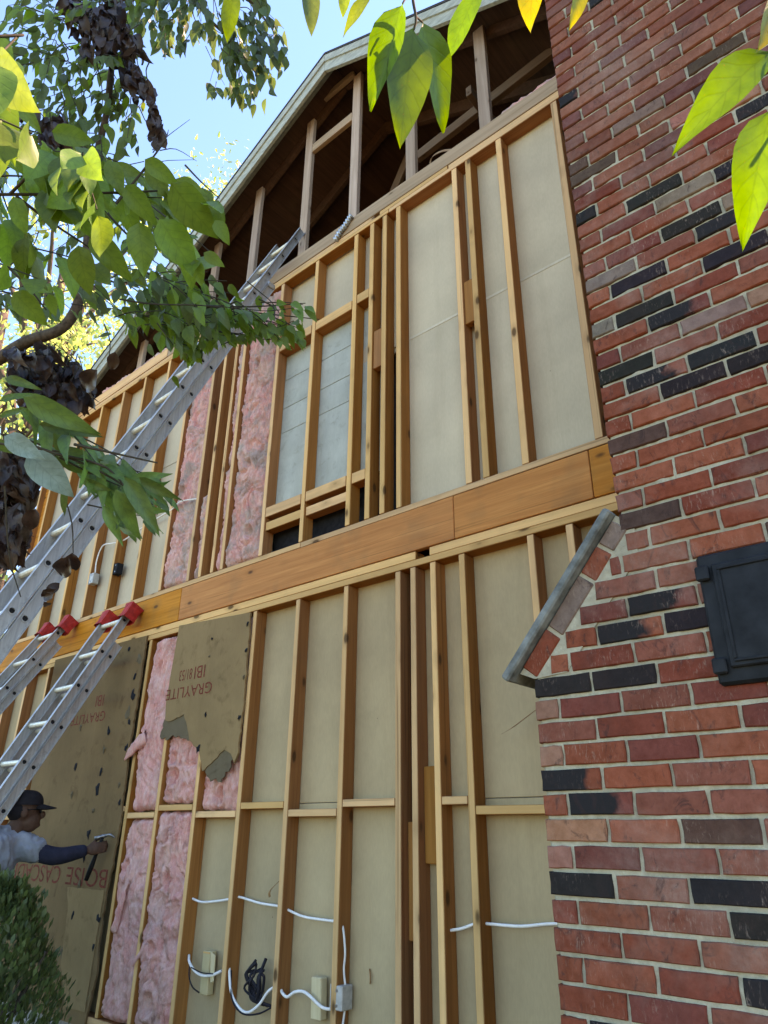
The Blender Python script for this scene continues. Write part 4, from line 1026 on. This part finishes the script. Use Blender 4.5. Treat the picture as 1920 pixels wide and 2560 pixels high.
# --- the near dogwood: trunk behind the viewer, limbs overhead and to the left
dog = Tree('dogwood_tree', (-1.9, -4.6, 0), 'leafy dogwood whose big green leaves hang close in front of the house')
dog.limb([(-1.9, -4.6, 0), (-1.85, -4.5, 1.2), (-1.9, -4.3, 2.2), (-1.9, -3.9, 3.0)], .10, .06)
dog.limb([(-1.9, -3.95, 2.95), (-2.1, -3.4, 3.2), (-2.3, -3.0, 3.3)], .05, .02)
dog.limb([(-1.9, -4.2, 2.4), (-1.0, -3.9, 3.1), (-.4, -3.4, 3.3), (0, -2.7, 3.2)], .04, .010)
R1 = [(-60, 40), (60, 200), (190, 300), (345, 350), (470, 450), (500, 560), (450, 640), (300, 590), (230, 620), (-60, 640)]
spray(dog, R1, (1.3, 1.9), 24, 5, .10, 'leaf', 'b', (-150, 420, 1.7), 11, .8, .4)
spray(dog, [(-60, 20), (70, 60), (60, 330), (-60, 420)], (1.0, 1.2), 6, 3, .12, 'leaf', 'b', (-150, 200, 1.3), 12, .9, .3)
R4 = [(-60, 540), (120, 560), (300, 560), (480, 600), (560, 690), (480, 740), (430, 790), (300, 770), (250, 690), (120, 700), (-60, 690)]
spray(dog, R4, (1.9, 2.6), 34, 5, .072, 'leaf', 'o', (-150, 600, 2.3), 13, .75, .35, alt=('leaf_dk', .5))
spray(dog, [(330, 560), (480, 600), (520, 680), (480, 760), (410, 800), (330, 760)], (2.2, 2.7), 26, 6, .066, 'leaf', 'o', (150, 600, 2.4), 33, .8, .3, alt=('leaf_dk', .4))
R5 = [(440, 640), (560, 640), (640, 650), (700, 680), (690, 740), (640, 760), (560, 745), (460, 760), (420, 800), (400, 860), (370, 850), (380, 760)]
spray(dog, R5, (2.2, 2.45), 24, 6, .066, 'leaf', 'o', (380, 640, 2.4), 14, .8, .3, tdir=(1, -.1, 0))
for a, b in (((330, 640), (690, 690)), ((420, 660), (660, 655))):
    dog.twig([survey(a[0]*1.157, a[1]*1.157, 2.35), survey((a[0]+b[0])/2*1.157, (a[1]+b[1])/2*1.157+6, 2.3), survey(b[0]*1.157, b[1]*1.157, 2.3)], .004, .0015)
for p in (((-40, 420, 1.4), (140, 419, 1.4), (300, 414, 1.4), (340, 412, 1.4)), ((20, 421, 1.4), (60, 380, 1.38), (95, 335, 1.36)), ((35, 424, 1.4), (110, 480, 1.42), (210, 545, 1.44)), ((0, 560, 1.7), (60, 620, 1.7), (100, 670, 1.72)), ((180, 385, 1.5), (240, 470, 1.5), (330, 560, 1.5)), ((250, 440, 1.6), (300, 380, 1.6), (360, 300, 1.6))):
    dog.twig([survey(x*1.1573, y*1.1573, d) for x, y, d in p], .0035, .0018)
def named(tree, lst, depth, kind, mat, z=False):
    for i, (bx, by, tx, ty, tw) in enumerate(lst):
        b = survey(bx, by, depth+(i % 3)*.03); t = survey(tx, ty, depth+(i % 3)*.03+tw); rg = random.Random(i*5+int(bx))
        nm = (-FW + RT*rg.uniform(-.45, .45)+UP*rg.uniform(-.1, .4)).normalized(); tree.leaf(b, t, nm, kind, mat)
# big individual leaves that read clearly against the sky and roof (bearings of stalk and tip)
k1 = .5787; k2 = .3376
named(dog, [(740*k1, 790*k1, 925*k1, 1030*k1, .02), (625*k1, 690*k1, 760*k1, 790*k1, 0), (755*k1, 775*k1, 945*k1, 900*k1, .03), (600*k1, 960*k1, 620*k1, 1200*k1, 0), (690*k1, 945*k1, 850*k1, 1180*k1, .02), (390*k1, 1010*k1, 560*k1, 1200*k1, .02), (340*k1, 1060*k1, 375*k1, 1270*k1, 0), (540*k1, 800*k1, 660*k1, 960*k1, 0), (470*k1, 690*k1, 530*k1, 840*k1, 0), (225*k1, 570*k1, 410*k1, 620*k1, 0), (150*k1, 720*k1, 260*k1, 860*k1, 0), (170*k1, 850*k1, 310*k1, 960*k1, 0), (60*k1, 850*k1, 110*k1, 1010*k1, 0), (60*k1, 580*k1, 180*k1, 660*k1, 0), (270*k1, 690*k1, 420*k1, 800*k1, .0), (0, 640*k1, 130*k1, 750*k1, 0), (-20*k1, 140*k1, 15*k1, 400*k1, 0), (10*k1, 420*k1, 60*k1, 640*k1, 0), (930*k1, 950*k1, 990*k1, 1050*k1, 0), (880*k1, 1090*k1, 970*k1, 1150*k1, 0), (840*k1, 1120*k1, 870*k1, 1240*k1, 0), (210*k1, 1270*k1, 240*k1, 1370*k1, 0), (60*k1, 1260*k1, 190*k1, 1400*k1, 0)], 1.32, 'b', 'leaf')
named(dog, [(k2*830+0, 400+k2*1290, k2*700, 400+k2*1295, 0), (k2*660, 400+k2*1110, k2*720, 400+k2*1225, 0), (k2*600, 400+k2*1110, k2*590, 400+k2*1230, 0), (k2*830, 400+k2*1100, k2*700, 400+k2*1150, 0)], 2.2, 'l', 'leaf_dk')
# lance-leaved spray by the tall ladder
R6 = [(-60, 880), (120, 905), (205, 935), (215, 985), (290, 985), (385, 1075), (390, 1110), (330, 1100), (345, 1170), (260, 1170), (215, 1060), (150, 1020), (110, 1000), (-60, 1000)]
spray(dog, R6, (1.3, 1.7), 22, 5, .10, 'leaf_lance', 'l', (-60, 900, 1.4), 15, .35, .3, tdir=(1, -.35, 0))
named(dog, [(0*k1+100*k1, 800+330*k1, 410*k1, 800+495*k1, 0), (170*k1, 800+450*k1, 420*k1, 800+490*k1, 0), (250*k1, 800+560*k1, 440*k1, 800+600*k1, .0), (540*k1, 800+680*k1, 690*k1, 800+940*k1, 0), (600*k1, 800+680*k1, 770*k1, 800+790*k1, 0), (560*k1, 800+690*k1, 740*k1, 800+660*k1, 0), (450*k1, 800+800*k1, 530*k1, 800+980*k1, 0), (280*k1, 800+720*k1, 275*k1, 800+850*k1, 0), (560*k1, 800+810*k1, 720*k1, 800+830*k1, 0), (500*k1, 800+730*k1, 610*k1, 800+960*k1, .02), (350*k1, 800+690*k1, 480*k1, 800+740*k1, 0), (0, 800+350*k1, 150*k1, 800+300*k1, 0), (0, 800+420*k1, 120*k1, 800+380*k1, 0), (20*k1, 800+250*k1, 170*k1, 800+290*k1, 0)], 1.3, 'l', 'leaf_lance')
named(dog, [(20*k1, 800+500*k1, 190*k1, 800+600*k1, 0), (120*k1, 800+570*k1, 320*k1, 800+770*k1, .03)], 1.2, 'o', 'leaf_blue')
for p in (((60, 960, 1.32), (200, 1010, 1.33), (330, 1090, 1.34)), ((120, 980, 1.32), (230, 1010, 1.33), (290, 1080, 1.34)), ((160, 960, 1.3), (250, 980, 1.3), (340, 1000, 1.3)), ((-60, 950, 1.35), (40, 965, 1.33), (120, 985, 1.32))):
    dog.twig([survey(x*1.1573, y*1.1573, d) for x, y, d in p], .003, .0015)
# sunlit leaves hanging overhead
k3 = .6148
FG = [(172, 15, 35, 448, .02), (218, 120, 180, 568, -.02), (255, 92, 382, 512, .03), (480, -40, 355, 222, 0)]
for i, (bx, by, tx, ty, tw) in enumerate(FG):
    b = survey(900+bx*k3, by*k3, .74+.02*i); t = survey(900+tx*k3, ty*k3, .74+.02*i+tw)
    dog.leaf(b, t, (-FW+RT*(-.35, .25, .5, -.4)[i]+UP*.25).normalized(), 'f', 'leaf_fg')
FG2 = [(1012, -40, 980, 172, 'leaf_fg'), (1340, -60, 1350, 132, 'leaf_dk'), (1600, -10, 1466, 112, 'leaf'), (1500, -80, 1480, 70, 'leaf')]
for i, (bx, by, tx, ty, mt) in enumerate(FG2):
    dog.leaf(survey(bx*k1, by*k1, .95), survey(tx*k1, ty*k1, .95), (-FW+RT*rnd.uniform(-.5, .5)).normalized(), 'f', mt)
for i, (bx, by, tx, ty, mt) in enumerate(((1680, 205, 1300, 480, 'leaf_fg'), (1675, 440, 1540, 915, 'leaf_fg'), (1690, -60, 1622, 205, 'leaf_yel'), (720, -120, 672, 82, 'leaf_yel'), (900, -90, 898, 62, 'leaf_yel'))):
    dog.leaf(survey(900+bx*k3, by*k3, .72), survey(900+tx*k3, ty*k3, .70), (-FW+RT*(.1, -.55, .6, -.6, .5)[i]+UP*(.65, .2, 0, .2, 0)[i]).normalized(), 'f', mt)
dog.twig([survey(1020, -150, .9), survey(1030, -20, .78), survey(1040, 45, .76), survey(1034, 75, .76)], .0022, .0012)
dog.twig([survey(1030, -20, .78), survey(1012, 0, .75), survey(1006, 10, .745)], .0012, .001); dog.twig([survey(1038, 40, .77), survey(1050, 50, .78), survey(1057, 57, .785)], .0012, .001)
dog.twig([survey(2080, 60, .8), survey(1990, 130, .73), survey(1940, 134, .72)], .0022, .0012); dog.twig([survey(2080, 200, .8), survey(1990, 260, .73), survey(1940, 266, .72)], .0022, .0012)
dog.twig([survey(1030, -120, .9), survey(900, -180, 1.0), survey(600, -60, .98), survey(588, -25, .95)], .003, .001)
dog.finish()
# --- the farther tree with clumps of dead leaves
old = Tree('withered_tree', (-5.4, -3.8, 0), 'tall tree with clumps of withered brown leaves at the side of the house')
old.limb([(-5.4, -3.8, 0), (-5.3, -3.7, 1.5), (-5.1, -3.4, 3.2), (-4.6, -3.0, 4.6), (-4.2, -2.6, 6.0)], .14, .07)
LD = 2.9
old.limb([survey(x*1.1573, y*1.1573, d) for x, y, d in ((-130, 880, 3.2), (-40, 800, 3.05), (20, 765, 2.95), (70, 735, 2.9), (130, 712, 2.9), (160, 680, 2.9), (175, 640, 2.9), (185, 560, 2.95), (190, 420, 3.0), (230, 250, 3.0), (250, 60, 3.05), (260, -60, 3.1))], .030, .010)
R2 = [(-60, 100), (100, -60), (330, -60), (325, 120), (310, 280), (320, 330), (220, 380), (-60, 300)]
spray(old, R2, (2.6, 3.6), 60, 6, .072, 'leaf_dk', 'o', (240, 100, 3.0), 21, .85, .4, alt=('leaf', .4))
spray(old, [(-60, 200), (200, 250), (330, 330), (420, 420), (380, 560), (-60, 640)], (2.6, 3.6), 40, 6, .072, 'leaf_dk', 'o', (200, 400, 3.0), 23, .85, .4, alt=('leaf', .5))
R3 = [(265, -40), (600, -40), (615, 60), (625, 110), (612, 190), (575, 215), (560, 270), (520, 240), (440, 215), (430, 190), (470, 160), (440, 100), (370, 130), (340, 130), (300, 90), (270, 60)]
spray(old, R3, (3.5, 4.1), 75, 5, .092, 'leaf_dk', 'o', (420, -120, 3.8), 22, 1.1, .32, sparse=.75)
old.limb([survey(x*1.1573, y*1.1573, d) for x, y, d in ((250, 0, 3.1), (330, -20, 3.4), (420, 10, 3.6), (500, 90, 3.7), (560, 170, 3.75))], .014, .004)
old.limb([survey(x*1.1573, y*1.1573, d) for x, y, d in ((300, -20, 3.3), (400, -60, 3.5), (520, -10, 3.7), (590, 60, 3.8))], .012, .004)
for p in ((10, 770, 2.95), (90, 780, 2.9), (60, 850, 2.9), (130, 860, 2.85), (40, 900, 2.9), (160, 800, 2.9)): pass
D1 = [(5, 760), (70, 735), (150, 735), (185, 790), (215, 855), (195, 890), (110, 905), (60, 900), (20, 850)]
spray(old, D1, (2.7, 3.0), 64, 4, .075, 'leaf_dead', 'n', (90, 750, 2.9), 24, 1., .2)
spray(old, [(-30, 950), (40, 970), (85, 1000), (80, 1060), (50, 1140), (65, 1200), (40, 1230), (-30, 1240)], (2.6, 2.9), 60, 4, .085, 'leaf_dead', 'n', (-40, 900, 2.8), 25, 1., .2)
spray(old, [(110, -30), (250, -30), (285, 60), (330, 130), (345, 260), (370, 330), (330, 330), (290, 220), (230, 130), (150, 120)], (2.7, 3.0), 48, 4, .07, 'leaf_dead', 'n', (230, 0, 2.9), 26, 1., .2)
spray(old, [(-20, 190), (130, 230), (170, 320), (100, 330), (-20, 280)], (2.5, 2.8), 16, 4, .08, 'leaf_dead', 'n', (30, 180, 2.8), 27, 1., .2)
for bx, by, tx, ty in ((150, 1205, 115, 1260), (155, 1195, 160, 1240), (100, 1280, 130, 1260), (120, 1275, 90, 1290), (95, 1300, 110, 1315), (210, 800, 165, 850), (250, 760, 240, 800), (75, 1100, 60, 1150)):
    old.leaf(survey(bx*1.157, by*1.157, 2.0), survey(tx*1.157, ty*1.157, 2.02), -FW+RT*.3, 'n', 'leaf_dead')
for p in (((100, 960, 2.0), (135, 1060, 2.0), (155, 1130, 2.0), (158, 1195, 2.0)), ((10, 1050, 2.0), (20, 1200, 2.0), (45, 1290, 2.0)), ((225, 700, 2.8), (238, 740, 2.8), (232, 790, 2.8))):
    old.twig([survey(x*1.1573, y*1.1573, d) for x, y, d in p], .003, .0015)
# bare twigs against the sky
for p in (((330, 330, 3.3), (355, 300, 3.3), (410, 258, 3.3)), ((345, 325, 3.3), (380, 322, 3.3), (425, 348, 3.3)), ((360, 297, 3.3), (363, 285, 3.3), (364, 280, 3.3)), ((300, 230, 3.2), (320, 270, 3.2), (355, 300, 3.2)), ((300, 380, 3.3), (340, 350, 3.3), (420, 345, 3.3))):
    old.twig([survey(x*1.1573, y*1.1573, d) for x, y, d in p], .0028, .001)
old.finish()
# --- sunlit trees far beyond the corner of the house
def far_tree(label, base, h, r, n, seed, lz=.35):
    rg = random.Random(seed); t = Tree('background_tree', base, label); b = Vector(base)
    t.limb([b, b+Vector((.1, .1, h*.3)), b+Vector((-.1, .2, h*.62)), b+Vector((0, 0, h*.9))], h*.022, h*.006)
    clumps = []
    for i in range(26):
        a = rg.uniform(0, 6.28); zz = rg.uniform(lz, 1.); rr = r*math.sqrt(rg.random())*(1.15-abs(zz-.62)*1.3)
        c = b+Vector((math.cos(a)*rr, math.sin(a)*rr, zz*h)); clumps.append((c, r*rg.uniform(.16, .34)))
        t.limb([b+Vector((0, 0, zz*h*.7)), (b+Vector((0, 0, zz*h*.8)))*.5+c*.5, c], h*.006, h*.0015)
    for i in range(n):
        c, cr = rg.choice(clumps); d = Vector((rg.gauss(0, 1), rg.gauss(0, 1), rg.gauss(0, .75))).normalized()*cr*rg.uniform(.2, 1.15)
        p = c+d; ax = (rv(rg, 1)+DN*.4).normalized(); t.leaf(p, p+ax*.14*rg.uniform(.7, 1.3), rv(rg, 1).normalized(), 'o', 'leaf_far')
    t.finish(0)
far_tree('sunlit yellow-green tree rising beyond the house corner', (-16, 7.5, 0), 15, 4.6, 6500, 41)
far_tree('pale sunlit tree seen through the withered branches', (-14.5, 1.0, 0), 13.5, 3.8, 6500, 42, .1)
far_tree('bright leafy tree crown high behind the withered branches', (-13, 6.0, 0), 19, 4.0, 6500, 44, .45)
far_tree('taller hazy tree behind the dogwood leaves', (-19, 3.5, 0), 20, 5.0, 6500, 43, .15)

# ------------------------------------------------------------------ clipped evergreen shrub
shrub = empty('evergreen_shrub', (-4.28, -1.02, 0), 'dense dark green shrub in front of the worker', 'shrub')
rg = random.Random(3); V, F, UV = [], [], []
for i in range(11000):
    a = rg.uniform(0, 6.283); t = rg.random()**.8; z = t*1.40
    R = .40*(1-(max(0, t-.45)/.62)**2.2)*(.75+.25*math.sin(a*3+z*5)*.4+.25*rg.random()) + .10*noise.noise((math.cos(a)*3, math.sin(a)*3, z*4))
    if rg.random() < .08: R *= 1.12; z += .05*rg.random()
    p = Vector((math.cos(a)*R, math.sin(a)*R, z)); nrm = (Vector((math.cos(a), math.sin(a), .5+t))+rv(rg, .7)).normalized()
    ax = (nrm*.6+Vector((0, 0, .9))+rv(rg, .5)).normalized(); l = rg.uniform(.02, .062); x = ax.cross(nrm).normalized()*l*.22
    o = len(V); V += [p, p+ax*l*.5+x, p+ax*l, p+ax*l*.5-x]; F.append([o, o+1, o+2, o+3]); UV += [(.5, 0), (1, .5), (.5, 1), (0, .5)]
me = mesh('foliage', V, F); ul = me.uv_layers.new(name='UVMap')
for lp in me.loops: ul.data[lp.index].uv = UV[lp.vertex_index]
link('foliage', me, 'needle', shrub)['kind'] = 'stuff'
st = []
for i in range(26):
    a = rg.uniform(0, 6.283); r = rg.uniform(.1, .34); z = rg.uniform(.7, 1.3); q = shrub.location
    st.append(tube(spline([q+Vector((0, 0, 0)), q+Vector((math.cos(a)*r*.4, math.sin(a)*r*.4, z*.5)), q+Vector((math.cos(a)*r, math.sin(a)*r, z*.95))], 4), .008, 6))
part_mesh('stems', merge(st), 'bark', shrub, True)
